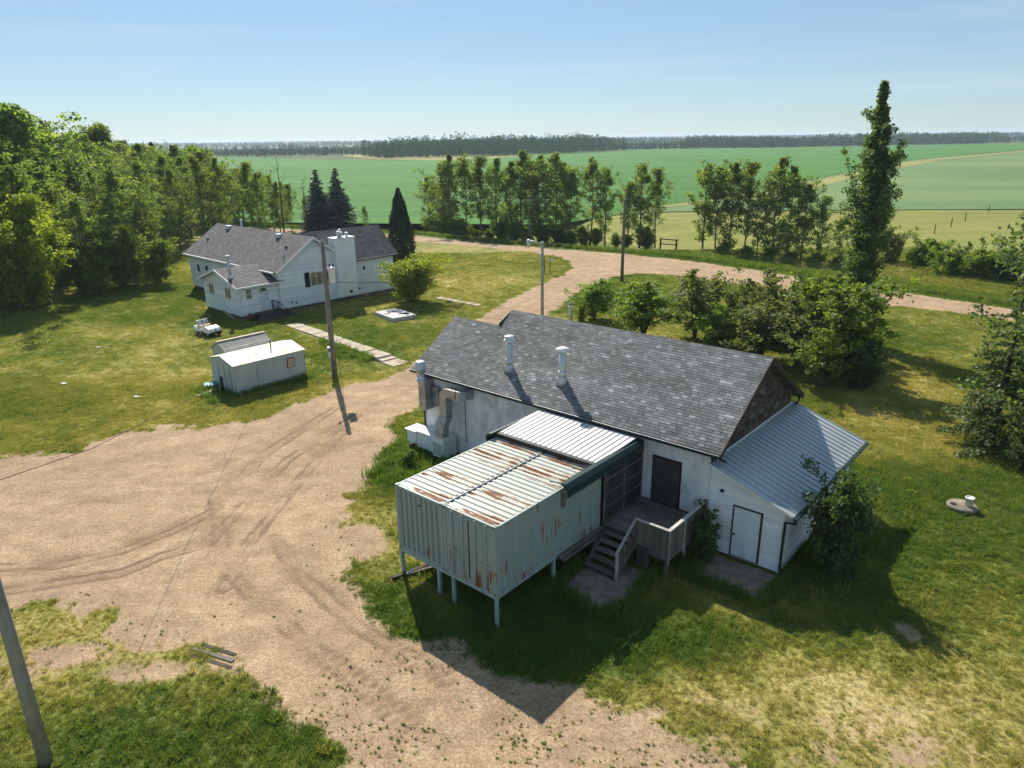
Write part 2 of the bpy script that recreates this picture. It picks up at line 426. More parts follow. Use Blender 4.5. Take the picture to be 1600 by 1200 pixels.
    M['leaf_dull'] = leaf('leaf_dull', (0.095, 0.13, 0.036), (0.18, 0.225, 0.064), (0.3, 0.33, 0.1), 0.5)
    M['leaf_dark'] = leaf('leaf_dark', (0.04, 0.08, 0.024), (0.085, 0.15, 0.04), (0.17, 0.25, 0.065), 0.42)
    M['needle_blue'] = leaf('needle_blue', (0.03, 0.046, 0.04), (0.065, 0.09, 0.082), (0.13, 0.165, 0.155), 0.12)
    M['needle_dark'] = leaf('needle_dark', (0.012, 0.026, 0.01), (0.026, 0.052, 0.017), (0.055, 0.09, 0.028), 0.12)
    M['needle_green'] = leaf('needle_green', (0.035, 0.062, 0.018), (0.08, 0.125, 0.034), (0.16, 0.21, 0.06), 0.2)
    M['far_tree'] = leaf('far_tree', (.016, .058, .028), (.032, .092, .042), (.062, .135, .058), .3, .0)
    t = NT('bark'); n = t.noise(5, 5, t.coord('Object', (3, 3, .6))); M['bark'] = t.done(t.ramp(n, [(.3, (.045, .038, .030)), (.7, (.14, .125, .10))]), .9)
    t = NT('bark_pale'); n = t.noise(4, 5, t.coord('Object', (3, 3, .8))); M['bark_pale'] = t.done(t.ramp(n, [(.3, (.06, .055, .045)), (.6, (.24, .23, .19))]), .9)
    # grass blades: per-clump dryness
    def grass(name, stops):
        t = NT(name); a = t.attr('dry', 'INSTANCER').outputs['Fac']; c = t.ramp(a, stops)
        d = t.new('ShaderNodeBsdfDiffuse'); tr = t.new('ShaderNodeBsdfTranslucent'); t.l.new(c, d.inputs['Color']); t.l.new(t.mix(1, c, (1.2, 1.2, .6), 'MULTIPLY'), tr.inputs['Color'])
        m = t.new('ShaderNodeMixShader'); m.inputs[0].default_value = .4; t.l.new(d.outputs[0], m.inputs[1]); t.l.new(tr.outputs[0], m.inputs[2])
        t.l.new(m.outputs[0], t.out.inputs['Surface']); return t.m
    M['grass'] = grass('grass_blades', [(.05, (.105, .190, .040)), (.4, (.235, .265, .066)), (.7, (.40, .365, .12)), (1, (.58, .49, .25))])
    M['flower'] = plain('clover_white', (.72, .72, .66), .8, 0, .1)
make_materials()

# ------------------------------------------------------------------ ground: lawn, driveway, gravel road
DRIVE = [(-46, 24), (-28.2, 33.5), (-26.9, 34.4), (-24.2, 35.6), (-22.4, 38.0), (-18.3, 37.9), (-15.2, 39.5), (-12.3, 43.0), (-9.6, 46.3), (-6.7, 51.5), (-4.3, 59.5), (-0.5, 71.2), (3.0, 79.0), (6.3, 86.0), (7.6, 90.4), (7.5, 95.4), (6.3, 99.9), (3.0, 103.7), (-4.6, 109.6), (-15.2, 117.0), (-25.5, 122.0), (-60, 138), (-110, 160),
         (-110, 168), (-60, 146), (-27.3, 129.0), (-16.2, 123.8), (0.3, 110.2), (13.9, 102.0), (21.9, 96.4), (28.2, 88.8), (35.8, 78.7), (40.0, 73.4), (45.4, 66.2), (50.0, 60.4), (75, 30), (90, 12), (84, 8),
         (70, 27), (46.8, 56.2), (42.4, 61.7), (36.6, 66.7), (29.9, 73.1), (25.1, 79.0), (19.8, 84.1), (15.5, 85.3), (12.2, 83.4), (9.0, 79.0), (6.8, 73.3), (4.7, 67.5), (1.1, 58.5), (-3, 51),
         (-5.2, 46.2), (-5.9, 40.7), (-6.9, 35.9), (-7.2, 31.2), (-7.9, 28.1), (-7.3, 26.6), (-5.3, 27.2), (-4.9, 24.4), (-5.9, 22.4), (-5.6, 21.2), (-4.0, 19.9), (-2.4, 19.3), (-.4, 18.5), (1.5, 17.5), (2.7, 16.3), (4.4, 15.4), (8, 14.0), (14, 12), (30, 6), (30, 0),
         (-3, 8), (-4.8, 14.5), (-6.8, 16.8), (-8.0, 18.1), (-10.5, 19.3), (-13.2, 20.0), (-14.1, 21.1), (-16.9, 21.5), (-18.8, 21.0), (-46, 16)]
TRACKS = [[(-26, 22.6), (-19.9, 24.0), (-17.6, 24.2), (-15.8, 25.1), (-14.4, 26.7), (-13.4, 28.3), (-13.5, 30.1), (-12.9, 34.8), (-10.9, 40.9)],
          [(-22, 21.5), (-15.0, 23.6), (-14.0, 24.7), (-12.6, 25.6), (-12.2, 28.3), (-12.0, 30.1), (-11.6, 33.6), (-9.3, 39.8)],
          [(-14.0, 30.1), (-12.4, 26.6), (-11.3, 24.2), (-9.6, 22.1), (-7.0, 19.6), (-3, 16)],
          [(-9.6, 37.3), (-10.4, 30.7), (-10.8, 25.6), (-10.7, 22.5)],
          [(-9.9, 26.0), (-8.1, 23.3), (-5.3, 20.2), (-2.1, 17.7)]]
SOFT = [[(-5.3, 46.8), (-9.2, 39.8), (-13.0, 36.1), (-16.6, 30.2), (-26, 27)], [(5.6, 70.9), (-0.5, 62.0), (-4.8, 52.2), (-8.3, 43.7), (-14, 37.6), (-24, 32)],
        [(60, 43), (41.4, 64.6), (31.2, 76.4), (20.5, 90.8), (12.8, 93.9), (4.7, 100.0), (-10.1, 115.3), (-40, 133)], [(19.8, 87.6), (12.9, 89.0), (7.4, 81.0), (1.3, 66.9), (-5.3, 52), (-9, 42)],
        [(60, 46), (43.4, 66.4), (33.0, 78.2), (22, 92.6), (12.8, 97.9), (4.7, 103.2)], [(10, 97), (9.8, 90), (6, 81.6), (0, 67.4), (-6.6, 52)]]

def masks(x, y):
    n1 = fbm(x, y, 3.0); n2 = fbm(x + 40, y + 9, 13.0); n3 = fbm(x - 11, y + 71, .9, 3)
    sd = sdist(x, y, DRIVE)
    near = sstep(75, 40, y)
    wob = (n1 - .5) * (1.0 + 2.6 * near) + (n3 - .5) * .9
    dirt = sstep(-.6 - .7 * near, .6 + .5 * near, sd + wob * .9)
    # thin, weedy dirt south of the containers
    thin = np.clip(1.05 - np.hypot((x - 4.5) / 13, (y - 14.6) / 3.6), 0, 1)
    dirt = np.maximum(dirt, sstep(.1, .75, thin) * (.47 + .22 * (n1 - .5) * 2 + .5 * (n3 - .5) * 2))
    for cx, cy, rx, ry, a in ((-16.5, 18.2, 3.0, 1.2, .62), (-14.2, 19.0, 2.2, .9, .72), (-11.5, 18.2, 2.4, .8, .66), (12.9, 19.6, .55, .9, .75), (-6.3, 30, 1.2, 2.5, .0), (-5.9, 43, 1.1, 4.0, .62), (-19.8, 38.4, 2.5, .8, .6), (23, 36.6, 2.4, 1.6, .42)):
        dirt = np.maximum(dirt, a * sstep(1.25, .35, np.hypot((x - cx) / rx, (y - cy) / ry)) * (.7 + .6 * (n3)))
    dry = .42 + (n2 - .5) * .75 + (n1 - .5) * .45 + (n3 - .5) * .4
    for cx, cy, rx, ry, a in ((21, 36, 6, 6, .22), (5, 17, 7, 2.6, .28), (14, 17, 5, 3, .10), (-18, 19, 8, 3, .25), (-9.5, 45, 4, 4, .25), (-20, 42, 7, 6, .12), (-26, 50, 8, 9, -.02), (0, 88, 12, 14, .05),
                              (1.5, 19.2, 6.5, 2.6, -.55), (10, 21, 5, 4.2, -.25), (-9, 15.8, 4.5, 2.2, -.24), (-6, 33, 2.2, 5, -.6), (-5.0, 21.6, 1.8, 1.4, -.45), (18, 20, 8, 5, -.12), (18.5, 30.5, 6, 2, -.2),
                              (-12.2, 52.3, 5.0, 1.1, -.3), (26, 58, 14, 9, -.05), (12, 74, 12, 7, -.10), (-28, 66, 8, 5, -.15)):
        dry = dry + a * sstep(1.3, .2, np.hypot((x - cx) / rx, (y - cy) / ry))
    dry = dry + .16 * sstep(-3.5, 0, sd) * (1 - dirt) * near
    verge = sstep(4.5, 1.0, seg_dist(x, y, [(-60, 149), (-27, 133), (-15, 127), (1, 113.3), (15, 105), (23, 99), (30, 91), (37, 81.5), (42, 75), (52, 62.5), (80, 30)]))
    dry = dry - .45 * verge
    trk = np.zeros_like(x)
    for p in TRACKS:
        d = seg_dist(x, y, p); dd = np.abs(d + (n3 - .5) * .18)
        trk = np.maximum(trk, sstep(.13, .03, np.abs(dd - .24)) * (1.0 * sstep(.32, .62, fbm(x + 7, y, 1.9, 3)) + .22)); trk = np.maximum(trk, sstep(.11, .02, dd) * .8 * fbm(x - 7, y, 1.6))
        trk = np.maximum(trk, .55 * sstep(1.0, .2, d) * sstep(.4, .75, fbm(x, y + 31, 1.5, 3)))
    for p in SOFT:
        d = seg_dist(x, y, p); trk = np.maximum(trk, .34 * sstep(.55, .12, d + (n1 - .5) * .5) * fbm(x + 3, y + 13, 4))
    return dirt, np.clip(dry, 0, 1), np.clip(trk, 0, 1), sd

def axis(parts):
    out = []
    for a, b, s in parts: out.append(np.arange(a, b - 1e-6, s))
    return np.concatenate(out + [[parts[-1][1]]])
gx = axis([(-170, -80, 3), (-80, -32, .8), (-32, -24, .25), (-24, -4, .12), (-4, 32, .25), (32, 80, .8), (80, 170, 3)])
gy = axis([(-20, 10, 1.5), (10, 19, .25), (19, 41, .12), (41, 52, .25), (52, 130, .5), (130, 170, 2)])
X, Y = np.meshgrid(gx, gy)
mk = masks(X.ravel(), Y.ravel())
Z = ((fbm(X.ravel(), Y.ravel(), 6) - .5) * .10 + (fbm(X.ravel(), Y.ravel(), 1.1, 2) - .5) * .035 * sstep(70, 40, Y.ravel()))
Z = np.where(mk[2] > .3, Z - .03 * mk[2], Z)
FAR = [(-110, 168), (-60, 146), (-27.3, 129.0), (-16.2, 123.8), (0.3, 110.2), (13.9, 102.0), (21.9, 96.4), (28.2, 88.8), (35.8, 78.7), (40.0, 73.4), (45.4, 66.2), (50.0, 60.4), (75, 30), (90, 12)]
def beyond(x, y):
    m = inside(x, y, FAR + [(400, 12), (400, 400), (-110, 400)]); return np.where(m, seg_dist(x, y, FAR), 0)
def dip(x, y):
    b = beyond(x, y); return -1.8 * sstep(2.0, 9.5, b) * sstep(42, 22, b)
Z = Z + dip(X.ravel(), Y.ravel())
GV = np.stack([X.ravel(), Y.ravel(), Z], 1).astype(np.float32)
nx, ny = len(gx), len(gy)
idx = np.arange(nx * ny).reshape(ny, nx)
F4 = np.stack([idx[:-1, :-1], idx[:-1, 1:], idx[1:, 1:], idx[1:, :-1]], -1).reshape(-1, 4)
fc = GV[F4].mean(1)
fd = mk[3][F4].mean(1)
on_road = (fc[:, 1] > 78) | (fc[:, 0] > 30)
PAST = [(8, 140), (16, 128), (28, 112), (44, 95), (54, 80), (90, 34), (166, 34), (166, 152), (108, 153.8), (73, 157), (35, 158.2), (20, 153)]
pm = inside(fc[:, 0], fc[:, 1], PAST)
sel = {'pasture': (fd <= 0) & pm, 'lawn': (fd <= 0) & ~pm, 'driveway': (fd > 0) & ~on_road, 'gravel_road': (fd > 0) & on_road}
for nm, m in sel.items():
    f = F4[m]; used, inv = np.unique(f, return_inverse=True)
    me = mesh_np(nm, GV[used], inv.reshape(-1, 4), M['pasture' if nm == 'pasture' else 'ground'], True)
    ca = me.color_attributes.new('mask', 'FLOAT_COLOR', 'POINT')
    c = np.ones((len(used), 4), np.float32); c[:, 0] = mk[0][used]; c[:, 1] = mk[1][used]; c[:, 2] = mk[2][used]
    ca.data.foreach_set('color', c.ravel())
    o = obj(nm, me)
    tag(o, {'pasture': 'dry yellowish pasture between road and pale field', 'lawn': 'mown lawn, part green and part dried yellow, around the buildings', 'driveway': 'tan dirt driveway with curved tyre tracks beside the containers',
            'gravel_road': 'pale gravel road passing behind the lawn and poplar'}[nm], kind='structure')

def sheet(name, pts, z, mat, label, sub=None):
    me = bpy.data.meshes.new(name); me.from_pydata([(x, y, z) for x, y in pts], [], [tuple(range(len(pts)))]); me.materials.append(mat); me.update()
    return tag(obj(name, me), label, kind='structure')
me = bpy.data.meshes.new('ground'); gq = [(-14000, -300, -170, 16000), (170, -300, 14000, 16000), (-170, -300, 170, -20), (-170, 170, 170, 16000)]
me.from_pydata([(x, y, -.12) for a, b, c, d in gq for x, y in ((a, b), (c, b), (c, d), (a, d))], [], [(4 * i, 4 * i + 1, 4 * i + 2, 4 * i + 3) for i in range(4)]); me.materials.append(M['far_land']); me.update()
tag(obj('ground', me), 'far flat farmland reaching to the horizon', kind='structure')
sheet('crop_field', [(-700, 260), (-230, 165), (-60, 149), (8, 137), (22, 153), (36, 172), (71.2, 208.8), (140.2, 305.4), (252.2, 457.9), (471.5, 688.2), (1000, 1150), (420, 1010), (185, 980), (37, 790), (-20, 640), (-80, 600), (-150, 640), (-278, 800), (-700, 900)], .12, M['crop'], 'deep green crop field stretching behind the tree rows')
sheet('pale_field', [(20, 153.2), (35, 158.4), (73, 157.2), (108, 154), (190, 150), (420, 200), (900, 700), (1000, 1110), (475, 676), (256, 452), (144, 301), (75, 205), (39, 171)], .16, M['crop_pale'], 'pale green field on the right beyond the pasture')
sheet('pasture', [(165.9, 34), (300, 130), (165.9, 152)], -.02, M['pasture'], 'far corner of the dry pasture')
sheet('dry_strip', [(34, 170), (37, 168), (75, 202), (100, 235), (143, 299), (186, 355), (230, 410), (258, 450), (330, 520), (465, 660), (640, 710), (670, 760), (474, 682), (252, 458), (190, 380), (150, 318), (138, 306), (70, 209)], .22, M['stubble'], 'dry brown strip along the fence between two fields')
sheet('far_stubble', [(-190, 840), (-110, 630), (-60, 590), (-20, 620), (20, 690), (-50, 720), (-120, 900)], .22, M['stubble'], 'yellow stubble patch in front of the far wood')

# concrete pads by the doors (irregular outlines, lying on the lawn)
BZ = R(-40.8); BO = (-.60, 20.11)
def bw(s, t): c, n = math.cos(BZ), math.sin(BZ); return (BO[0] + s * c - t * n, BO[1] + s * n + t * c)
def pad(pts, h, label):
    poly = []; rp_ = random.Random(len(label)); ph = [rp_.uniform(0, 6.28) for _ in range(4)]; N_ = 14; tot = N_ * len(pts)
    for i in range(len(pts)):
        (ax, ay), (bx, by) = pts[i], pts[(i + 1) % len(pts)]
        for k in range(N_):
            u = k / N_; w = 6.2832 * (i * N_ + k) / tot; q = .05 * math.sin(5 * w + ph[0]) + .04 * math.sin(11 * w + ph[1]) + .03 * math.sin(23 * w + ph[2]) + rp_.uniform(-.025, .025)
            ln = math.hypot(bx - ax, by - ay); poly.append((ax + (bx - ax) * u + (by - ay) / ln * q, ay + (by - ay) * u - (bx - ax) / ln * q))
    m = MB().prism([(*bw(s, t), -.04) for s, t in poly], (0, 0, h + .04))
    return tag(m.build('concrete_pad', M['concrete']), label, kind='structure')
random.seed(3)
pad([(.15, 3.6), (.9, 2.9), (2.2, 2.85), (2.65, 3.6), (2.5, 5.7), (1.7, 5.9), (.2, 5.1)], .045, 'grey concrete pad at the foot of the deck stairs')
pad([(3.4, 8.75), (3.5, 7.6), (4.3, 6.9), (5.6, 6.8), (6.3, 7.3), (6.15, 8.75)], .04, 'worn concrete pad in front of the white side door')

# ------------------------------------------------------------------ walls and roofs helpers
def clip_band(poly, z0, z1):
    """clip a (u,z) polygon to z0..z1"""
    def half(p, zc, keep_above):
        out = []
        for i in range(len(p)):
            a, b = p[i], p[(i + 1) % len(p)]
            ia = (a[1] >= zc) == keep_above or abs(a[1] - zc) < 1e-9
            ib = (b[1] >= zc) == keep_above or abs(b[1] - zc) < 1e-9
            if ia: out.append(a)
            if ia != ib:
                k = (zc - a[1]) / (b[1] - a[1]); out.append((a[0] + (b[0] - a[0]) * k, zc))
        return out
    p = half(poly, z0, True)
    return half(p, z1, False) if len(p) > 2 else []

def wall(parent, name, o, u, poly, thick, mat, board=None, expo=.2, bname='siding_board'):
    """poly in (u,z) seen from outside; outward normal = u x up; board -> lap siding children"""
    o = Vector((o[0], o[1], 0)); u = Vector((u[0], u[1], 0)).normalized(); n = u.cross(Vector((0, 0, 1)))
    P = lambda a, z, d=0: o + u * a + Vector((0, 0, z)) + n * d
    w = MB().prism([P(a, z) for a, z in poly], -n * thick).build(name, mat, parent)
    if board:
        z = min(p[1] for p in poly); top = max(p[1] for p in poly)
        while z < top - .03:
            b = clip_band(poly, z + .001, min(z + expo - .014, top))
            if len(b) > 2:
                off = lambda zz: .055 - .045 * (zz - z) / expo
                k = len(b); back = [P(a, zz, .001) for a, zz in b]; front = [P(a, zz, off(zz)) for a, zz in b]
                MB().add(back + front, [tuple(range(k - 1, -1, -1)), tuple(range(k, 2 * k))] + [(i, (i + 1) % k, (i + 1) % k + k, i + k) for i in range(k)]).build(bname, board, w)
            z += expo
    return w

def slab4(pts, th):
    a, b, c, d = [Vector(p) for p in pts]; n = (b - a).cross(d - a).normalized()
    if n.z < 0: n = -n
    return MB().prism([a, b, c, d], -n * th)

def uv_roof(o, pts, rep=1.0):
    """planar UV in metres on a roof slab: u along eave, v up the slope"""
    a, b, c, d = [Vector(p) for p in pts]; e = (b - a).normalized(); s = (d - a) - e * (d - a).dot(e); s.normalize()
    me = o.data; uv = me.uv_layers.new(name='uv')
    for l in me.loops:
        p = me.vertices[l.vertex_index].co - a; uv.data[l.index].uv = (p.dot(e), p.dot(s))

def window(parent, o, u, a0, a1, z0, z1, panes=1, frame=None, glass=None, rows=1, fw=.06, d0=.06):
    o = Vector((o[0], o[1], 0)); u = Vector((u[0], u[1], 0)).normalized(); n = u.cross(Vector((0, 0, 1)))
    P = lambda a, z, d: o + u * a + Vector((0, 0, z)) + n * d
    def bar(m, x0, x1, y0, y1, d=.05): m.prism([P(x0, y0, d0 - .03), P(x1, y0, d0 - .03), P(x1, y1, d0 - .03), P(x0, y1, d0 - .03)], n * (d + .03))
    m = MB(); bar(m, a0, a1, z0, z0 + fw); bar(m, a0, a1, z1 - fw, z1); bar(m, a0, a0 + fw, z0 + fw, z1 - fw); bar(m, a1 - fw, a1, z0 + fw, z1 - fw)
    W = (a1 - a0 - 2 * fw) / panes; Hh = (z1 - z0 - 2 * fw) / rows
    for i in range(1, panes): bar(m, a0 + fw + i * W - fw * .4, a0 + fw + i * W + fw * .4, z0 + fw, z1 - fw, .045)
    for j in range(1, rows): bar(m, a0 + fw, a1 - fw, z0 + fw + j * Hh - fw * .4, z0 + fw + j * Hh + fw * .4, .043)
    w = m.build('window', frame or M['trim'], parent)
    for i in range(panes):
        for j in range(rows):
            x0 = a0 + fw + i * W + .005; x1 = x0 + W - .01; y0 = z0 + fw + j * Hh + .005; y1 = y0 + Hh - .01
            MB().prism([P(x0, y0, d0 - .01), P(x1, y0, d0 - .01), P(x1, y1, d0 - .01), P(x0, y1, d0 - .01)], n * .016).build('pane', glass or M['glass'], w)
    return w

# ------------------------------------------------------------------ the workshop (local axes: s along the front, t to the back)
barn = tag(empty('workshop_building', (*BO, 0), BZ), 'long white stucco workshop with grey shingled gable roof and metal-roofed annex', 'building')
TF, TR_, ZE, ZR, TRIDGE, TREAR = 8.97, 16.9, 4.27, 7.03, 12.93, 17.28
TE = 8.6
SL = (ZR - ZE) / (TRIDGE - TE)
S0, S1, SU = -13.53, 3.53, -10.3
TRL = 11.94; ZRL = ZE + (TRL - TE) * SL; TRLrear = 2 * TRL - TE
wt = ZE + (TF - TE) * SL - .14
# front wall (outward = -t): u runs along +s, u x up = -t
wall(barn, 'front_wall', (-13.1, TF), (1, 0), [(0, 0), (16.2, 0), (16.2, wt), (0, wt)], .25, M['stucco'])
wall(barn, 'rear_wall', (3.1, TR_), (-1, 0), [(0, 0), (13.4, 0), (13.4, wt), (0, wt)], .25, M['stucco'])
gz = lambda t: ZE + (min(t, 2 * TRIDGE - t) - TE) * SL - .14
wall(barn, 'gable_wall', (3.1, TF + .25), (0, 1), [(0, 0), (TR_ - TF - .5, 0), (TR_ - TF - .5, gz(TR_ - .25)), (TRIDGE - TF - .25, gz(TRIDGE)), (0, gz(TF + .25))], .25, M['stucco'])
# weathered shakes on the bare upper gable, above the annex roof
gpoly = [(0, 3.75), (TR_ - TF - .1, 3.75), (TR_ - TF - .1, gz(TR_ - .1)), (TRIDGE - TF - .05, gz(TRIDGE)), (0, gz(TF + .05))]
gw = wall(barn, 'gable_cladding', (3.14, TF + .05), (0, 1), gpoly, .035, M['shake'])
zz = 3.75
rs = random.Random(5)
while zz < gz(TRIDGE) - .15:
    a = 0.0; row = clip_band(gpoly, zz + .002, min(zz + .24, gz(TRIDGE)))
    if len(row) > 2:
        x0 = min(p[0] for p in row); x1 = max(p[0] for p in row)
        x = x0 + .05
        while x < x1 - .3:
            w = rs.uniform(.30, .55)
            # keep the shake under the rake
            if gz(TF + .05 + x) > zz + .26 and gz(TF + .05 + min(x + w, x1)) > zz + .26:
                d = rs.uniform(.008, .03)
                MB().prism([(3.142, TF + .05 + x, zz + rs.uniform(-.02, .02)), (3.142, TF + .05 + x + w - .02, zz + rs.uniform(-.02, .02)), (3.142, TF + .05 + x + w - .02, zz + .24), (3.142, TF + .05 + x, zz + .24)], (d, 0, 0)).build('shake', M['shake'], gw)
            x += w
    zz += .25
box('gable_patch', 3.15, 3.185, 12.35, 12.95, 5.75, 6.35, M['stucco'], gw)
wall(barn, 'left_wall', (-13.1, TR_ - 1.9), (0, -1), [(0, 0), (6.0, 0), (6.0, wt), (3.05, ZRL - .16), (0, wt)], .25, M['stucco'])
# flashing strip between cladding and annex roof
MB().prism([(3.19, TF, 3.62), (3.19, TR_ - .1, 3.62), (3.19, TR_ - .1, 3.94), (3.19, TF, 3.94)], (.02, 0, 0)).build('flashing', M['white_metal'], barn)

# roof decks
def roof_piece(parent, pts, th, mat, name='roof'):
    return slab4(pts, th).build(name, mat, parent)
fr = roof_piece(barn, [(SU, TE, ZE), (S1, TE, ZE), (S1, TRIDGE, ZR), (SU, TRIDGE, ZR)], .1, M['shingle_under'])
fl = roof_piece(barn, [(S0, TE, ZE), (SU - .004, TE, ZE), (SU - .004, TRL, ZRL), (S0, TRL, ZRL)], .1, M['shingle_under'])
def shingled(o, pts): uv_roof(o, pts); o.data.materials.clear(); o.data.materials.append(M['house_shingle'])
pp = [(S1, TREAR, ZE), (SU, TREAR, ZE), (SU, TRIDGE + .004, ZR), (S1, TRIDGE + .004, ZR)]; ro = roof_piece(barn, pp, .1, None); shingled(ro, pp)
pp = [(SU - .004, TRLrear, ZE), (S0, TRLrear, ZE), (S0, TRL + .004, ZRL), (SU - .004, TRL + .004, ZRL)]; ro = roof_piece(barn, pp, .1, None); shingled(ro, pp)
# shingles, one by one
slope_v = Vector((0, TRIDGE - TE, ZR - ZE)); SLEN = slope_v.length; slope_v.normalize(); slope_n = Vector((0, -slope_v.z, slope_v.y))
EXPO, TABW = .145, .262
rg = np.random.default_rng(21)
sh = []
rows = int(SLEN / EXPO) + 1
for r in range(rows):
    d0 = r * EXPO; x = S0 - rg.uniform(0, TABW) - (TABW * .5 if r % 2 else 0)
    while x < S1:
        w = TABW * rg.uniform(.86, 1.14) if rg.random() > .08 else TABW * 1.5
        x0, x1 = max(x, S0 - .015), min(x + w, S1 + .015)
        x += w
        if x1 - x0 < .05: continue
        lim = SLEN if (x0 + x1) / 2 > SU else (TRL - TE) / slope_v.y
        if x1 > SU > x0 and d0 > (TRL - TE) / slope_v.y - EXPO: x0 = SU; lim = SLEN
        d1 = min(d0 + EXPO + .02, lim)
        if d1 - d0 < .06: continue
        u = rg.random()
        lowf = fbm(np.array([x0]), np.array([d0 * 2]), 1.6, 3)[0]
        tone = .16 + .40 * rg.random() + (.34 * rg.random() if u > .74 else 0) + (.20 if u > .95 else 0) + (lowf - .5) * .45
        sh.append((x0, x1, d0, d1, float(np.clip(tone, 0, 1))))
camv = Vector((0, 0, 15.5))
def shingle_geo(w, h):
    """wedge in (x, y up-slope, z off the deck)"""
    g = .006
    return [(g, 0, .001), (w - g, 0, .001), (w - g, h, .001), (g, h, .001), (g, 0, .014), (w - g, 0, .014), (w - g, h, .003), (g, h, .003)]
SFACES = [(3, 2, 1, 0), (4, 5, 6, 7), (0, 1, 5, 4), (1, 2, 6, 5), (2, 3, 7, 6), (3, 0, 4, 7)]
Rm = Matrix.Rotation(BZ, 4, 'Z')
def world_mid(q): return Vector((*BO, 0)) + Rm @ (Vector(((q[0] + q[1]) / 2, TE, ZE)) + slope_v * (q[2] + .07))
order = sorted(range(len(sh)), key=lambda i: (world_mid(sh[i]) - camv).length)
near_ids = set(order[:300])
variants = {}
rot_x = math.atan2(slope_v.z, slope_v.y)
def add_tone(me, val):
    a = me.attributes.new('tone', 'FLOAT', 'FACE'); a.data.foreach_set('value', np.full(len(me.polygons), val, np.float32) if np.isscalar(val) else np.asarray(val, np.float32))
rest_v, rest_f, rest_t = {0: [], 1: []}, {0: [], 1: []}, {0: [], 1: []}
for i, (x0, x1, d0, d1, tone) in enumerate(sh):
    base = Vector((x0, TE, ZE)) + slope_v * d0
    if i in near_ids:
        kw, kt = round((x1 - x0) / .04) * .04, round(tone * 9) / 9
        key = (round(kw, 2), round(d1 - d0, 3), round(kt, 2))
        if key not in variants:
            me = bpy.data.meshes.new('shingle'); me.from_pydata(shingle_geo(max(x1 - x0, .05), d1 - d0), [], SFACES); me.materials.append(M['shingle']); add_tone(me, kt); variants[key] = me
        obj('shingle', variants[key], fr, base, (rot_x, 0, 0))
    else:
        k = 0 if (x0 + x1) / 2 > SU else 1
        b = len(rest_v[k])
        rest_v[k] += [base + Vector((p[0], 0, 0)) + slope_v * p[1] + slope_n * p[2] for p in shingle_geo(x1 - x0, d1 - d0)]
        rest_f[k] += [tuple(j + b for j in q) for q in SFACES]; rest_t[k] += [tone] * 6
for k, par in ((0, fr), (1, fl)):
    me = bpy.data.meshes.new('shingles'); me.from_pydata([tuple(p) for p in rest_v[k]], [], rest_f[k]); me.materials.append(M['shingle']); add_tone(me, rest_t[k]); me.update()
    tag(obj('shingles', me, par), kind='stuff')
# ridge caps
for (a, b, t, z, par) in ((SU, S1, TRIDGE, ZR, fr), (S0, SU - .02, TRL, ZRL, fl)):
    x = a; vs = {}
    caps = MB(); tones = []
    while x < b - .05:
        w = min(.30, b - x)
        caps.prism([(x, t - .15, z - .09), (x, t, z + .022), (x, t + .15, z - .09), (x, t + .15, z - .115), (x, t, z + .004), (x, t - .15, z - .115)], (w - .008, 0, 0)); tones += [float(rg.uniform(.15, .6))] * 8
        x += .30
    me = caps.mesh('ridge_caps', M['shingle']); add_tone(me, tones); tag(obj('ridge_caps', me, par), kind='stuff')
# fascia, gutter, rake boards, downspouts
MB().prism([(S0, TE - .01, ZE - .015), (S0, TE - .12, ZE - .02), (S0, TE - .12, ZE - .10), (S0, TE - .06, ZE - .16), (S0, TE - .01, ZE - .16)], (S1 - S0, 0, 0)).build('gutter', M['green_trim'], barn)
MB().prism([(S0 - .02, TE - .13, ZE + .0), (S0 - .02, TE - .105, ZE + .012), (S0 - .02, TE - .105, ZE - .02), (S0 - .02, TE - .13, ZE - .02)], (S1 - S0 + .04, 0, 0)).build('gutter_lip', M['roof_rib'], barn)
for (ta, za, tb, zb) in ((TE, ZE, TRIDGE, ZR), (TREAR, ZE, TRIDGE, ZR)):
    for s in (S1 + .003,):
        MB().prism([(s, ta, za - .24), (s, tb, zb - .24), (s, tb, zb + .012), (s, ta, za + .012)], (.035, 0, 0)).build('rake_board', M['brown_trim'], barn)
for (ta, za, tb, zb) in ((TE, ZE, TRL, ZRL),):
    MB().prism([(S0 - .003, ta, za - .2), (S0 - .003, tb, zb - .2), (S0 - .003, tb, zb + .012), (S0 - .003, ta, za + .012)], (-.03, 0, 0)).build('rake_board', M['brown_trim'], barn)
MB().prism([(SU - .01, TRL, ZRL - .05), (SU - .01, TRIDGE, ZR - .15), (SU - .01, TRIDGE, ZR + .01), (SU - .01, TRL, ZRL + .14)], (-.03, 0, 0)).build('rake_board', M['brown_trim'], barn)
box('fascia', S0, S1, TREAR - .02, TREAR + .02, ZE - .2, ZE - .02, M['green_trim'], barn)
MB().tube([(-12.9, TE - .06, ZE - .15), (-12.9, TE - .05, ZE - .3), (-13.02, TF - .06, ZE - .5), (-13.02, TF - .06, .4)], .045, 8).build('downspout', M['green_trim'], barn, True)
MB().tube([(3.35, TREAR + .03, ZE - .15), (3.35, TREAR - .05, ZE - .4), (3.28, TR_ - .05, 3.75), (3.45, TR_ - .2, 3.68)], .05, 8).build('downspout', M['dark_metal'], barn, True)
MB().tube([(3.25, TE - .05, ZE - .14), (3.25, TE, ZE - .32), (3.3, TF - .05, 3.98), (3.62, TF + .05, 3.86)], .05, 8).build('downspout', M['dark_metal'], barn, True)
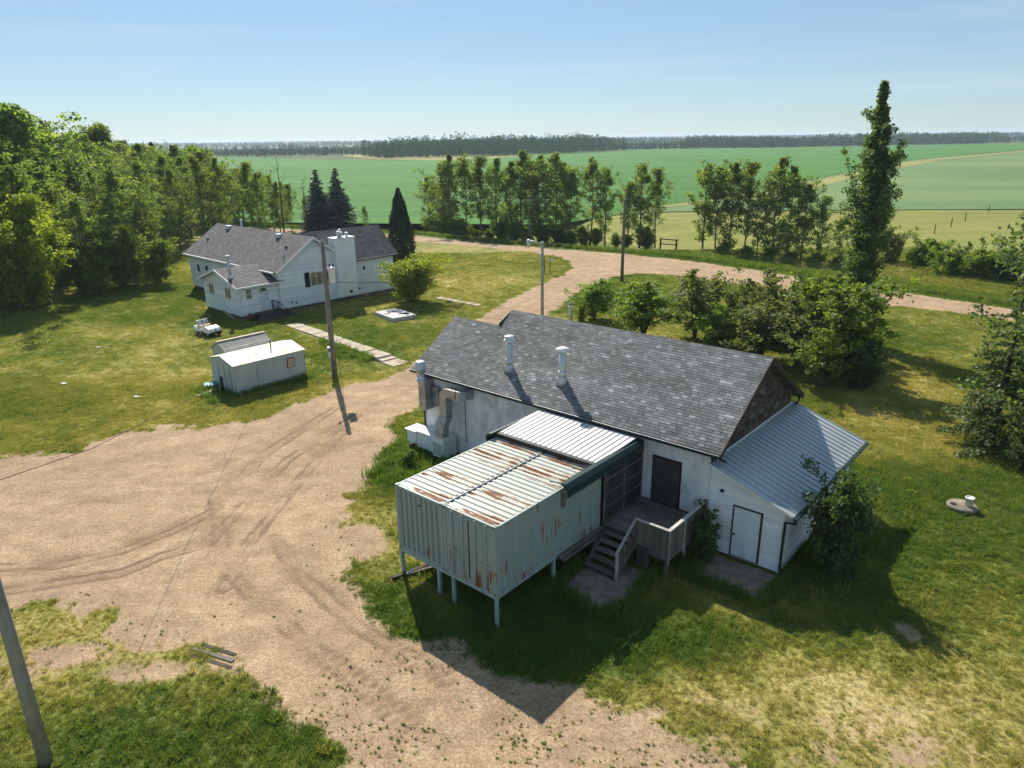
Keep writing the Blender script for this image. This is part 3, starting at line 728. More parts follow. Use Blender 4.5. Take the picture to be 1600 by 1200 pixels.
# dark plank door in the stucco
dr = box('door', .56, 1.86, TF - .03, TF - .002, 1.26, 3.34, M['black'], barn)
for i in range(3):
    box('plank', .62 + i * .40, .62 + i * .40 + .385, TF - .055, TF - .031, 1.28, 3.28, M['wood_dark'], dr)
box('door_step', -.1, 3.3, TF - .05, TF - .003, .9, 1.30, M['wood_dark'], barn)

# roof flues
def flue(s, t, z0, z1, r, cap, label):
    f = MB().tube([(s, t, z0 - .3), (s, t, z1)], r, 18).build('flue', M['galv'], barn, True)
    f['label'] = label
    MB().lathe([(r * 1.9, z0 - .12), (r * 1.25, z0 + .14), (r * 1.25, z0 + .22), (r * 1.02, z0 + .24)], s, t).build('collar', M['galv'], f, True)
    MB().lathe([(r * 1.18, z0 + .2), (r * 1.2, z0 + .5), (r * 1.02, z0 + .52)], s, t).build('sleeve', M['galv'], f, True)
    MB().lathe(cap, s, t).build('cap', M['white_metal'], f, True)
zf = lambda t: ZE + (t - TE) * SL
flue(-7.86, 9.85, zf(9.85), 6.62, .155, [(.14, 6.42), (.25, 6.44), (.25, 6.52), (.17, 6.53), (.17, 6.6), (.24, 6.62), (.23, 6.70), (.05, 6.72)], 'narrow galvanised roof flue with flat cap')
flue(-4.73, 9.88, zf(9.88), 6.60, .165, [(.16, 6.45), (.18, 6.52), (.31, 6.58), (.30, 6.63), (.12, 6.70), (.02, 6.71)], 'galvanised roof flue with wide mushroom cap')
# sheet metal shaft with round cap on the front wall
st_ = MB().box(-12.72, -12.22, 8.30, 8.955, 2.35, 3.95).build('wall_flue', M['duct'], barn)
MB().lathe([(.30, 3.952), (.30, 4.0), (.22, 4.02), (.22, 4.45), (.29, 4.47), (.29, 4.72), (.26, 4.75), (.26, 4.9), (.2, 4.96), (.02, 4.97)], -12.47, 8.30, 22).build('cap', M['galv'], st_, True)
for k in (-1, 1):
    MB().tube([(-12.47 + k * .22, 8.3, 4.45), (-12.47 + k * .40, 8.25, 4.5), (-12.47 + k * .40, 8.25, 4.7), (-12.47 + k * .26, 8.3, 4.78)], .02, 6).build('handle', M['galv'], st_, True)
box('wall_flue_bracket', -12.2, -11.75, 8.75, 8.955, 2.55, 3.55, M['duct'], barn)

# connecting lean-to between containers and workshop
lt = box('leanto_roof', -4.95, .12, 5.72, 8.50, 3.86, 3.93, M['dark_metal'], barn)
zl = lambda t: 3.945 + (t - 5.72) * .045
npan = 20; pw = 5.0 / npan
panel_me = None
for i in range(npan):
    s = -4.92 + i * pw
    m = MB()
    pts = [(0, 5.68, zl(5.68)), (pw - .03, 5.68, zl(5.68)), (pw - .03, 8.47, zl(8.47)), (0, 8.47, zl(8.47))]
    if panel_me is None:
        m.prism([Vector(p) for p in pts], (0, 0, .02)); m.prism([(pw - .03, 5.66, zl(5.66)), (pw - .001, 5.66, zl(5.66)), (pw - .001, 8.475, zl(8.475)), (pw - .03, 8.475, zl(8.475))], (0, 0, .045))
        panel_me = m.mesh('roof_panel', M['roof_bright']); panel_me.materials.append(M['roof_rib'])
        for p in panel_me.polygons:
            if p.index >= 6: p.material_index = 1
    obj('roof_panel', panel_me, lt, (s, 0, 0))
box('ridge_flashing', -4.95, .12, 5.50, 5.70, 3.80, 3.97, M['dark_metal'], barn)
def green_fascia(s, d, t0, t1, w, zt, zb):
    prof = [(0, zt), (w * .55, zt - .02), (w, zt - .16), (w, zb + .05), (w * .8, zb), (w * .7, zb + .02), (w * .85, zb + .1), (w * .8, zt - .2), (0, zt - .08)]
    MB().prism([(s + d * a, t0, z) for a, z in prof], (0, t1 - t0, 0)).build('side_flashing', M['green_trim'], barn)
green_fascia(.02, 1, 3.45, 8.55, .34, 4.03, 3.50)
green_fascia(-4.87, -1, 5.2, 8.55, .30, 4.03, 3.62)
for t in (3.6, 5.0, 5.35): MB().tube([(.0, t, 3.95), (-.55, t - .05, 3.86)], .02, 6).build('bracket', M['dark_metal'], barn)
box('hanger', .04, .10, 3.5, 3.68, 3.05, 3.5, M['wood_grey'], barn); box('hanger', .05, .09, 4.75, 4.85, 3.25, 3.5, M['wood_grey'], barn)
lw = box('leanto_wall', .02, .06, 6.12, TF - .01, 1.2, 3.85, M['black'], barn)
for i in range(9):
    box('plank', .061, .08, 6.2 + i * .305, 6.2 + i * .305 + .298, 1.3, 3.8, M['wood_dark'], lw)
for z in (1.25, 1.85, 2.45, 3.05, 3.62): box('batten', .082, .115, 6.15, TF - .06, z, z + .07, M['wood_grey'], lw)
for t in (6.12, 7.55, TF - .07): box('batten', .082, .125, t, t + .06, 1.2, 3.82, M['wood_grey'], lw)
box('sill_rail', -.02, .16, 3.3, 6.1, 1.05, 1.14, M['wood_grey'], barn); box('sill_rail', .05, .2, 3.5, 6.15, .88, .96, M['wood_grey'], barn)
wall(barn, 'leanto_left_wall', (-4.85, 8.95), (0, -1), [(0, .4), (2.85, .4), (2.85, 3.85), (0, 3.85)], .05, M['wood_dark'])
box('leanto_floor', -4.78, 0, 6.15, 8.94, 1.0, 1.18, M['wood_dark'], barn)

# annex with metal roof
AX0, AX1 = 3.12, 6.02
za = lambda s: 3.86 - (s - 3.12) * .345
wall(barn, 'annex_front_wall', (AX0, TF - .02), (1, 0), [(0, .12), (AX1 - AX0, .12), (AX1 - AX0, za(AX1) - .06), (0, za(AX0) - .06)], .12, M['siding'], M['siding'], .19)
wall(barn, 'annex_side_wall', (AX1 - .012, TF + .1), (0, 1), [(0, .12), (7.65, .12), (7.65, za(AX1) - .06), (0, za(AX1) - .06)], .12, M['siding'], M['siding'], .19)
wall(barn, 'annex_rear_wall', (AX1, TR_ - .12), (-1, 0), [(0, .12), (AX1 - AX0, .12), (AX1 - AX0, za(AX0) - .06), (0, za(AX1) - .06)], .12, M['siding'])
box('annex_footing', AX0, AX1 - .02, TF + .02, TR_ - .14, -.05, .118, M['concrete'], barn)
for (s, t) in ((AX1 - .04, TF - .09),): box('corner_trim', s - .01, s + .11, t, t + .13, .1, za(AX1) - .08, M['trim'], barn)
ar = slab4([(AX0 + .03, 8.55, za(AX0 + .03) - .01), (6.42, 8.55, za(6.42) - .01), (6.42, 17.15, za(6.42) - .01), (AX0 + .03, 17.15, za(AX0 + .03) - .01)], .06).build('annex_roof', M['trim'], barn)
npan = 24; pw = 8.62 / npan; am = None
for i in range(npan):
    t0 = 8.54 + i * pw
    if am is None:
        e0, e1 = AX0 + .04, 6.46
        m = MB(); m.prism([(e0, 0, za(e0)), (e1, 0, za(e1)), (e1, pw - .045, za(e1)), (e0, pw - .045, za(e0))], (0, 0, .014))
        m.prism([(e0, pw - .045, za(e0)), (e1 + .003, pw - .045, za(e1 + .003)), (e1 + .003, pw - .002, za(e1 + .003)), (e0, pw - .002, za(e0))], (0, 0, .05))
        am = m.mesh('roof_panel', M['roof_grey'])
    obj('roof_panel', am, ar, (0, t0, 0))
MB().prism([(6.47, 8.52, za(6.47) - .02), (6.58, 8.52, za(6.47) - .03), (6.58, 8.52, za(6.47) - .11), (6.52, 8.52, za(6.47) - .15), (6.47, 8.52, za(6.47) - .15)], (0, 8.68, 0)).build('gutter', M['green_trim'], barn)
MB().tube([(6.5, 8.7, za(6.5) - .14), (6.5, 8.72, za(6.5) - .3), (6.12, 8.80, za(6.5) - .40), (6.10, 8.84, .35), (6.2, 8.7, .15)], .05, 8).build('downspout', M['green_trim'], barn, True)
ad = box('side_door', 4.12, 5.27, TF - .105, TF - .03, .16, 2.30, M['brown_trim'], barn)
box('door_leaf', 4.19, 5.20, TF - .122, TF - .106, .20, 2.25, M['door'], ad)
MB().lathe([(.02, 0), (.03, .02), (.045, .045), (.03, .075), (.005, .08)], 0, 0, 12).build('knob', M['black'], ad, True, loc=(4.27, TF - .122, 1.12), rot=(R(90), 0, 0))
MB().lathe([(.075, 0), (.075, .04), (.05, .05), (.01, .045)], 0, 0, 14).build('wall_vent', M['black'], barn, True, loc=(3.62, TF - .075, 2.72), rot=(R(90), 0, 0))
box('side_window', AX1 + .02, AX1 + .05, 14.6, 15.5, 1.2, 2.0, M['black'], barn)

# ------------------------------------------------------------------ air handler and duct at the left end of the front wall
ah = tag(empty('air_handler', (*bw(-12, 8.5), 0), BZ), 'white ground air handler with bent metal duct against the stucco wall', 'air handler')
B_ = lambda n, a, b, c, d, e, f, m, p=ah, bv=.012: box(n, a + 12, b + 12, c - 8.5, d - 8.5, e, f, m, p, bv)
B_('cabinet', -12.75, -11.35, 8.02, 8.93, .30, 1.18, M['door'])
B_('side_cabinet', -13.45, -12.76, 7.98, 8.72, .45, 1.12, M['door'])
l1 = B_('lid', -13.55, -12.70, 7.90, 8.35, 1.125, 1.165, M['pvc']); B_('lid', -13.55, -12.70, 8.39, 8.80, 1.125, 1.165, M['pvc'])
bx_ = B_('blower_box', -11.34, -10.55, 7.80, 8.75, .28, 1.30, M['door'])
B_('access_panel', -11.27, -10.62, 7.775, 7.798, .40, 1.05, M['shed'], bx_, 0)
B_('skid', -13.4, -10.5, 8.0, 8.9, .05, .28, M['wood_dark'])
B_('collar', -11.22, -10.67, 7.90, 8.40, 1.301, 1.36, M['blind'])
L = lambda pts: [(a + 12, b - 8.5, c) for a, b, c in pts]
MB().sweep_rect(L([(-10.95, 8.14, 1.35), (-10.95, 8.14, 1.65), (-10.92, 8.18, 1.95), (-10.85, 8.30, 2.25), (-10.82, 8.36, 2.45)]), .42, .55, (0, 1, 0)).build('duct', M['duct'], ah)
MB().sweep_rect(L([(-10.82, 8.36, 2.46), (-10.82, 8.36, 3.25)]), .42, .50, (0, 1, 0)).build('duct', M['duct'], ah)
MB().sweep_rect(L([(-10.82, 8.36, 3.26), (-10.82, 8.36, 3.4), (-10.76, 8.36, 3.56), (-10.62, 8.36, 3.68), (-10.45, 8.36, 3.70), (-9.95, 8.36, 3.70)]), .42, .46, (0, 1, 0)).build('duct', M['duct'], ah)
MB().sweep_rect(L([(-9.94, 8.36, 3.70), (-9.78, 8.40, 3.70), (-9.68, 8.52, 3.70), (-9.64, 8.70, 3.70), (-9.64, 8.96, 3.70)]), .46, .42, (0, 0, 1)).build('duct', M['duct'], ah)
MB().tube(L([(-9.98, 8.88, 3.3), (-9.98, 8.88, 1.0)]), .02, 6).build('conduit', M['dark_metal'], ah)
B_('pipe_box', -11.9, -11.4, 8.80, 8.94, 2.7, 3.35, M['duct'])

# ------------------------------------------------------------------ shipping containers on a steel stand
def corr_sheet(L_, Hh, pitch, depth):
    """corrugated sheet in x (length) / z, depth along y"""
    xs, ys = [0], [0]; x = 0
    while x < L_ - pitch * .5:
        for dx, y in ((.30, 0), (.45, depth), (.80, depth), (.95, 0)):
            xx = x + dx * pitch
            if xx < L_: xs.append(xx); ys.append(y)
        x += pitch
    xs.append(L_); ys.append(0)
    n = len(xs)
    v = [(x, y, 0) for x, y in zip(xs, ys)] + [(x, y, Hh) for x, y in zip(xs, ys)]
    return v, [(i, i + 1, i + 1 + n, i + n) for i in range(n - 1)]
CW, CL, CH = 2.42, 6.06, 2.62
def container(s0, label, doors):
    c = tag(empty('shipping_container', (*bw(s0, 0), 1.17), BZ), label, 'container', 'rusty pale green containers on stilts')
    mt = M['cont_side' if doors else 'cont_clean']
    for x in (0, CW - .14):
        for y in (0, CL - .16):
            box('corner_post', x, x + .14, y, y + .16, .12, CH - .12, mt, c)
            for z in (0, CH - .118):
                cs = MB().box(x - .004, x + .158 - .014, y - .006, y + .172, z, z + .118).build('corner_casting', mt, c, bevel=.012)
                MB().prism([(x + .045, y - .009, z + .03), (x + .1, y - .009, z + .03), (x + .1, y - .009, z + .09), (x + .045, y - .009, z + .09)], (0, -.004, 0)).build('hole', M['black'], cs)
                if z > 1: MB().prism([(x + .05, y + .04, z + .1185), (x + .1, y + .04, z + .1185), (x + .1, y + .12, z + .1185), (x + .05, y + .12, z + .1185)], (0, 0, .004)).build('hole', M['black'], cs)
    for x in (0, CW - .07):
        box('top_rail', x, x + .07, .17, CL - .17, CH - .10, CH - .03, mt, c); box('bottom_rail', x, x + .08, .17, CL - .17, .01, .16, mt, c)
    for y in (.02, CL - .1):
        box('end_rail', .15, CW - .15, y, y + .08, CH - .13, CH - .025, mt, c); box('end_rail', .15, CW - .15, y, y + .08, .01, .15, mt, c)
    # right and left sides
    v, f = corr_sheet(CL - .32, CH - .27, .30, .05)
    MB().add([(CW - .045 + .036 - p[1], .16 + p[0], .16 + p[2]) for p in v], [q for q in f]).build('side_panel', mt, c)
    MB().add([(.010 + p[1], .16 + p[0], .16 + p[2]) for p in v], [q[::-1] for q in f]).build('side_panel', mt, c)
    v, f = corr_sheet(CW - .28, CH - .27, .25, .045)
    MB().add([(.14 + p[0], CL - .05 + p[1] * .6, .15 + p[2]) for p in v], f).build('end_panel', mt, c)
    # corrugated roof, ribs across
    v, f = corr_sheet(CL - .2, CW - .14, .278, .036)
    MB().add([(.07 + p[2], .10 + p[0], CH - .055 + p[1]) for p in v], [q[::-1] for q in f]).build('roof_panel', M['cont_roof'], c)
    for y in (.0, CL - .22): box('header_plate', .145, CW - .145, y + .10, y + .21, CH - .03, CH - .012, M['cont_roof'], c)
    if doors:
        for k in (0, 1):
            x0 = .145 + k * (CW - .29) / 2; x1 = x0 + (CW - .29) / 2 - .008
            d = MB().box(x0, x1, .012, .05, .16, CH - .14).build('door', mt, c, bevel=.006)
            nr = 3
            for r in range(nr):
                a = x0 + .10 + r * (x1 - x0 - .2) / nr; MB().box(a + .03, a + (x1 - x0 - .2) / nr - .03, .0, .011, .26, CH - .25).build('door_panel', mt, d, bevel=.008)
            for q in (.30, .76):
                xr = x0 + (x1 - x0) * q
                MB().tube([(xr, -.022, .1), (xr, -.022, CH - .06)], .017, 8).build('lock_rod', M['steel_paint'], d, True)
                for z in (.14, .6, 1.25, 1.9, CH - .12): box('rod_bracket', xr - .035, xr + .035, -.034, .012, z, z + .05, mt, d)
                MB().box(xr - .02, xr + .26, -.045, -.03, 1.02, 1.06).build('handle', M['steel_paint'], d)
            for z in (.35, .95, 1.6, 2.2): box('hinge', (x0 - .03) if k == 0 else (x1 - .05), (x0 + .05) if k == 0 else (x1 + .03), -.004, .014, z, z + .08, mt, d)
        for z in (.18, CH - .3): box('gasket', .145 + (CW - .29) / 2 - .03, .145 + (CW - .29) / 2 + .02, .004, .012, .2, CH - .2, M['black'], c) if z < 1 else None
    else:
        v, f = corr_sheet(CW - .28, CH - .27, .262, .075)
        MB().add([(.14 + p[0], .022 + p[1], .145 + p[2]) for p in v], f).build('end_panel', mt, c)
        box('stencil_mark', 1.18, 1.3, .003, .012, 2.12, 2.18, M['black'], c)
    return c
container(-2.42, 'right container with double doors and rust patches, nearest the camera', True)
container(-4.86, 'left container with plain corrugated end wall, beside the gravel', False)
jt = tag(empty('joint_strip', (*bw(-2.43, 0), 3.79), BZ), 'grey dashed metal strip covering the seam between the two containers', 'metal strip')
box('strip', -.06, .06, .03, 5.5, -.003, .014, M['roof_rib'], jt)
for i in range(20): box('clip', -.085, .01, .15 + i * .27, .27 + i * .27, .0145, .03, M['black'], jt)

sf = tag(empty('steel_stand', (*bw(0, 0), 0), BZ), 'pale painted steel stand with post legs under both containers', 'stand')
for (y) in (.02, 3.15, 5.85): box('beam', -4.9, .0, y, y + .13, 1.03, 1.168, M['steel_paint'], sf, .01)
for x in (-4.86, -.13): box('beam', x, x + .12, .152, 5.848, 1.04, 1.166, M['steel_paint'], sf)
for (x, y) in ((-.1, .03), (-4.82, .03), (-2.85, .03), (-2.12, .03), (-.12, 3.16), (-4.82, 3.16), (-2.45, 3.16), (-.12, 5.86), (-4.82, 5.86)):
    lg = box('leg', x - .03, x + .085, y - .005, y + .11, -.05, 1.028, M['steel_paint'], sf, .008)

# lumber left under the front edge
for k, (s, t, a, ln, mt) in enumerate(((-4.6, .25, 72, 1.5, 'wood_dark'), (-4.35, .55, 66, 1.2, 'wood_grey'), (-4.45, .75, 78, 1.3, 'wood_dark'))):
    x, y = bw(s, t)
    o = box('timber', -ln / 2, ln / 2, -.07, .07, 0, .11, M[mt], None, .008); o.location = (x, y, .02 + .02 * k); o.rotation_euler = (0, 0, BZ + R(a))
    tag(o, ['dark timber lying foremost under the left container corner', 'pale board between two dark timbers under the left container', 'dark timber furthest under the left container'][k], 'timber', 'timbers under the container')

# ------------------------------------------------------------------ deck with stairs
dk = tag(empty('wooden_deck', (*bw(0, 0), 0), BZ), 'weathered wooden deck with boarded railing and five-tread stairs', 'deck')
for i in range(19):
    t0 = 6.10 + i * .15; box('floor_board', .16, 2.96, t0, t0 + .143, 1.225, 1.26, M['wood_deck'], dk)
for t in (6.12, 7.5, 8.7): box('joist', .2, 2.92, t, t + .05, 1.04, 1.224, M['wood_dark'], dk)
for (s, t) in ((2.86, 6.13), (1.66, 6.13), (2.86, 7.45), (2.86, 8.7), (.25, 6.2)): box('post', s, s + .1, t, t + .1, -.05, 1.04, M['wood_grey'], dk)
for i in range(10):
    s = 1.60 + i * .140; box('rail_board', s, s + .133, 6.045, 6.072, .72 + .01 * (i % 3), 2.0, M['wood_grey'], dk)
for i in range(19):
    t = 6.05 + i * .150; box('rail_board', 2.985, 3.012, t, t + .143, .72 + .012 * (i % 3), 2.0, M['wood_grey'], dk)
box('top_rail', 1.56, 3.04, 6.0, 6.13, 2.002, 2.04, M['wood_rail'], dk); box('top_rail', 2.91, 3.045, 6.132, 8.93, 2.001, 2.04, M['wood_rail'], dk)
box('rail_post', 1.56, 1.65, 6.075, 6.16, 1.26, 2.0, M['wood_grey'], dk); box('rail_post', 2.89, 2.98, 6.075, 6.16, 1.26, 2.0, M['wood_grey'], dk); box('corner_post', 3.014, 3.06, 6.0, 6.06, .62, 2.0, M['wood_rail'], dk)
box('rail_post', 3.014, 3.06, 7.15, 7.22, .6, 2.0, M['wood_rail'], dk); box('rail_post', 2.93, 3.05, 8.82, 8.92, 1.0, 2.12, M['wood_grey'], dk)
for k in range(5):
    z = .22 + k * .208; t = 4.68 + k * .30
    box('tread', .28, 1.55, t, t + .29, z - .045, z, M['wood_rail' if k < 0 else 'wood_grey'], dk)
for s in (.235, 1.555): MB().prism([(s, 4.66, .0), (s, 4.86, .0), (s, 6.12, .85), (s, 6.12, 1.12), (s, 4.66, .20)], (.04, 0, 0)).build('stringer', M['wood_grey'], dk)
MB().prism([(1.56, 4.72, 1.08), (1.56, 6.05, 2.0), (1.56, 6.05, 2.05), (1.56, 4.68, 1.13)], (.09, 0, 0)).build('handrail', M['wood_rail'], dk)
box('newel_post', 1.60, 1.69, 4.70, 4.79, 0, 1.10, M['wood_rail'], dk)
for k in range(4): t = 4.95 + k * .28; box('baluster', 1.605, 1.635, t, t + .1, .25 + k * .20, 1.12 + k * .195, M['wood_grey'], dk)
box('gate_panel', 1.72, 2.25, 6.0, 6.03, .15, 1.0, M['wood_dark'], dk)

# ------------------------------------------------------------------ white farmhouse (local x along the front, y to the back)
HO, HZ = (-24.78, 64.60), R(46.73)
def hw(x, y): c, n = math.cos(HZ), math.sin(HZ); return (HO[0] + x * c - y * n, HO[1] + x * n + y * c)
house = tag(empty('farmhouse', (*HO, 0), HZ), 'white clapboard farmhouse with dark grey roof, square chimney and entry porch', 'house')
def hroof(pts, name='roof', th=.14):
    o = slab4(pts, th).build(name, M['house_shingle'], house); uv_roof(o, pts); return o
def quadroof(pts, name='roof', th=.14):
    a, b, c, d = [Vector(p) for p in pts]; n = (b - a).cross(c - a).normalized(); n = n if n.z > 0 else -n
    o = MB().prism(pts, -n * th).build(name, M['house_shingle'], house); uv_roof(o, pts); return o
PW, PD = 3.9, 7.1
AX, AB, AY0, AY1 = 3.9, 11.7, -.3, 18.8
zpe = lambda y: 3.04 + (min(y, PD - y) + .45) * .325 - .16
zA = lambda x: 3.91 + (min(x - 3.9, 11.7 - x) + .45) * .667 - .17
# entry porch
wall(house, 'porch_side_wall', (0, PD), (0, -1), [(0, .3), (PD, .3), (PD, zpe(0)), (PD / 2, zpe(PD / 2)), (0, zpe(PD))], .15, M['siding'], M['siding'], .2)
wall(house, 'porch_front_wall', (.16, 0), (1, 0), [(0, .3), (PW - .16, .3), (PW - .16, zpe(0)), (0, zpe(0))], .15, M['siding'], M['siding'], .2)
box('porch_foundation', .03, PW, .05, PD - .02, -.1, .298, M['foundation'], house)
hroof([(-.45, -.45, 3.04), (4.35, -.45, 3.04), (4.35, PD / 2, 4.34), (-.45, PD / 2, 4.34)])
hroof([(PW + .4, PD + .45, 3.04), (-.45, PD + .45, 3.04), (-.45, PD / 2 + .004, 4.34), (PW + .4, PD / 2 + .004, 4.34)])
box('gutter', -.47, 4.37, -.53, -.452, 2.90, 3.03, M['trim'], house)
for (y0, z0, y1, z1) in ((-.45, 3.04, PD / 2, 4.34), (PD + .45, 3.04, PD / 2, 4.34)):
    MB().prism([(-.453, y0, z0 - .2), (-.453, y1, z1 - .2), (-.453, y1, z1 + .01), (-.453, y0, z0 + .01)], (-.03, 0, 0)).build('rake_board', M['trim'], house)
# wing with the big gable
wall(house, 'gable_wall', (AX, AY0), (1, 0), [(0, .35), (AB - AX, .35), (AB - AX, zA(AB)), ((AB - AX) / 2, zA(7.8)), (0, zA(AX))], .15, M['siding'], M['siding'], .2)
wall(house, 'left_wall', (AX, AY1), (0, -1), [(0, .35), (AY1 - AY0 - .16, .35), (AY1 - AY0 - .16, zA(AX)), (0, zA(AX))], .15, M['siding'], M['siding'], .2)
wall(house, 'rear_gable_wall', (AB, AY1), (-1, 0), [(0, .35), (AB - AX, .35), (AB - AX, zA(AB)), ((AB - AX) / 2, zA(7.8)), (0, zA(AX))], .15, M['siding'])
wall(house, 'right_wall', (AB, 5.4), (0, 1), [(0, .35), (13.2, .35), (13.2, zA(AB)), (0, zA(AB))], .15, M['siding'])
box('foundation', AX + .05, AB, AY0 + .05, AY1 - .05, -.1, .348, M['foundation'], house)
hroof([(3.45, AY1 + .35, 3.91), (3.45, AY0 - .4, 3.91), (7.8, AY0 - .4, 6.81), (7.8, AY1 + .35, 6.81)])
hroof([(12.15, AY0 - .4, 3.91), (12.15, AY1 + .35, 3.91), (7.804, AY1 + .35, 6.81), (7.804, AY0 - .4, 6.81)])
for (x0, x1) in ((3.45, 7.8), (12.15, 7.8)):
    MB().prism([(x0, AY0 - .403, 3.91 - .22), (x1, AY0 - .403, 6.81 - .22), (x1, AY0 - .403, 6.82), (x0, AY0 - .403, 3.92)], (0, -.03, 0)).build('rake_board', M['trim'], house)
box('gutter', 3.36, 3.447, AY0, AY1 + .35, 3.76, 3.90, M['trim'], house)
# right wing
wall(house, 'wing_front_wall', (AB + .02, AY0 + .01), (1, 0), [(0, .35), (5.7, .35), (5.7, 4.35), (0, 4.35)], .15, M['siding'], M['siding'], .2)
wall(house, 'wing_gable_wall', (17.40, AY0 + .16), (0, 1), [(0, .35), (5.6, .35), (5.6, 4.3), (2.7, 6.62), (0, 4.3)], .15, M['siding'], M['siding'], .2)
wall(house, 'wing_rear_wall', (17.4, 5.45), (-1, 0), [(0, .35), (5.7, .35), (5.7, 4.3), (0, 4.3)], .15, M['siding'])
box('wing_foundation', AB + .03, 17.37, AY0 + .06, 5.4, -.1, .348, M['foundation'], house)
for x in (13.0, 15.1): box('foundation_patch', x, x + 1.1, AY0 + .03, AY0 + .058, .0, .34, M['concrete'], house)
quadroof([(12.22, -.75, 4.03), (17.85, -.75, 4.03), (17.85, 2.56, 6.88), (7.75, 2.56, 6.88)])
quadroof([(17.85, 5.87, 4.03), (12.22, 5.87, 4.03), (7.75, 2.564, 6.88), (17.85, 2.564, 6.88)])
box('gutter', 12.35, 17.87, -.83, -.752, 3.90, 4.02, M['dark_metal'], house)
for (y0, y1) in ((-.75, 2.56), (5.87, 2.56)):
    MB().prism([(17.853, y0, 4.03 - .22), (17.853, y1, 6.88 - .22), (17.853, y1, 6.89), (17.853, y0, 4.04)], (.03, 0, 0)).build('rake_board', M['brown_trim'], house)
# chimney
ch = box('chimney', 10.02, 12.32, -.95, -.33, .55, 6.35, M['trim'], house, .02)
box('chimney_top', 9.98, 12.36, -.99, .3, 6.352, 6.43, M['trim'], ch)
box('chimney_back', 10.02, 12.32, -.329, .25, 3.9, 6.34, M['trim'], ch)
for (x, y, h, r) in ((10.75, -.5, .62, .16), (11.15, -.25, .5, .19), (11.75, -.45, .42, .15), (11.35, .1, .72, .14)):
    MB().lathe([(r * .8, 6.43), (r * .8, 6.43 + h * .55), (r * 1.5, 6.43 + h * .6), (r * 1.5, 6.43 + h * .8), (r * .6, 6.43 + h), (.02, 6.43 + h)], x, y, 14).build('flue_cap', M['galv'], ch, True)
box('cleanout', 11.25, 11.6, -.97, -.952, .85, 1.1, M['dark_metal'], ch)
# windows, shutters, doors
window(house, (AX, AY0), (1, 0), 3.32, 5.30, 2.03, 3.42, 3, glass=M['glass_curtain'])
for a in (2.74, 5.36): 
    sh_ = box('shutter', AX + a, AX + a + .52, AY0 - .085, AY0 - .03, 2.02, 3.45, M['black'], house)
    for k in range(8): box('slat', AX + a + .05, AX + a + .47, AY0 - .098, AY0 - .0855, 2.1 + k * .165, 2.2 + k * .165, M['black'], sh_)
window(house, (.16, 0), (1, 0), .42, 1.02, 1.75, 2.72, 1, rows=2, glass=M['glass_curtain'])
window(house, (0, PD), (0, -1), PD - 5.89, PD - 4.76, 1.68, 2.74, 2, glass=M['glass_curtain'])
window(house, (0, PD), (0, -1), PD - 2.62, PD - 1.42, 1.68, 2.74, 2, glass=M['glass_curtain'])
window(house, (AX, AY1), (0, -1), AY1 - 17.0, AY1 - 16.2, 2.05, 2.95, 1)
window(house, (AX, AY1), (0, -1), AY1 - 15.0, AY1 - 14.2, 2.35, 3.0, 1)
fd_ = box('front_door', 1.80, 2.86, -.085, -.02, .46, 2.88, M['trim'], house)
box('door_leaf', 1.88, 2.78, -.105, -.086, .50, 2.80, M['door'], fd_)
MB().prism([(2.33 + .3 * math.cos(R(a)), -.107, 2.32 + .3 * math.sin(R(a))) for a in range(0, 181, 15)], (0, -.006, 0)).build('fanlight', M['glass'], fd_)
for k in (0, 1):
    for j in (0, 1): box('door_panel', 1.98 + k * .4, 2.28 + k * .4, -.114, -.1055, .65 + j * .85, 1.35 + j * .75, M['door'], fd_)
MB().lathe([(.02, 0), (.04, .04), (.01, .07)], 0, 0, 10).build('knob', M['dark_metal'], fd_, True, loc=(2.68, -.105, 1.5), rot=(R(90), 0, 0))
wl_ = box('wall_lamp', 13.52, 13.68, -.50, -.34, 2.85, 3.1, M['black'], house, .03)
MB().lathe([(.05, 3.1), (.12, 3.12), (.02, 3.25)], 13.6, -.42, 10).build('lamp_top', M['black'], wl_)
for (x, z) in ((4.9, .75), (5.4, .62), (12.8, .9)): box('outlet_vent', x, x + .16, AY0 - .08, AY0 - .03, z, z + .16, M['dark_metal'], house)
# roof pipes and vents
def hflue(x, y, z0, z1, r, nm='roof_pipe'):
    f = MB().tube([(x, y, z0 - .2), (x, y, z1)], r, 14).build(nm, M['galv'], house, True)
    MB().lathe([(r * 2.0, z0 - .12), (r * 1.3, z0 + .15), (r * 1.05, z0 + .2)], x, y, 14).build('collar', M['white_metal'], f, True)
    MB().lathe([(r * 1.3, z1 - .08), (r * 1.5, z1), (r * 1.4, z1 + .06), (.02, z1 + .1)], x, y, 14).build('cap', M['white_metal'], f, True)
hflue(.15, 1.6, 3.7, 5.65, .16); hflue(8.8, 15.4, 6.15, 7.3, .11); hflue(5.4, .9, 5.2, 6.0, .035)
for (x, y) in ((7.4, 15.6), (7.3, 4.8), (5.6, 17.2), (6.2, 1.7)):
    z = 3.91 + (x - 3.45) * .667; big = y in (15.6, 4.8)
    b = .26 if big else .1
    MB().box(x - b, x + b, y - b, y + b, z - .15, z + (.26 if big else .2)).build('roof_vent', M['white_metal'] if big else M['dark_metal'], house, bevel=.03)
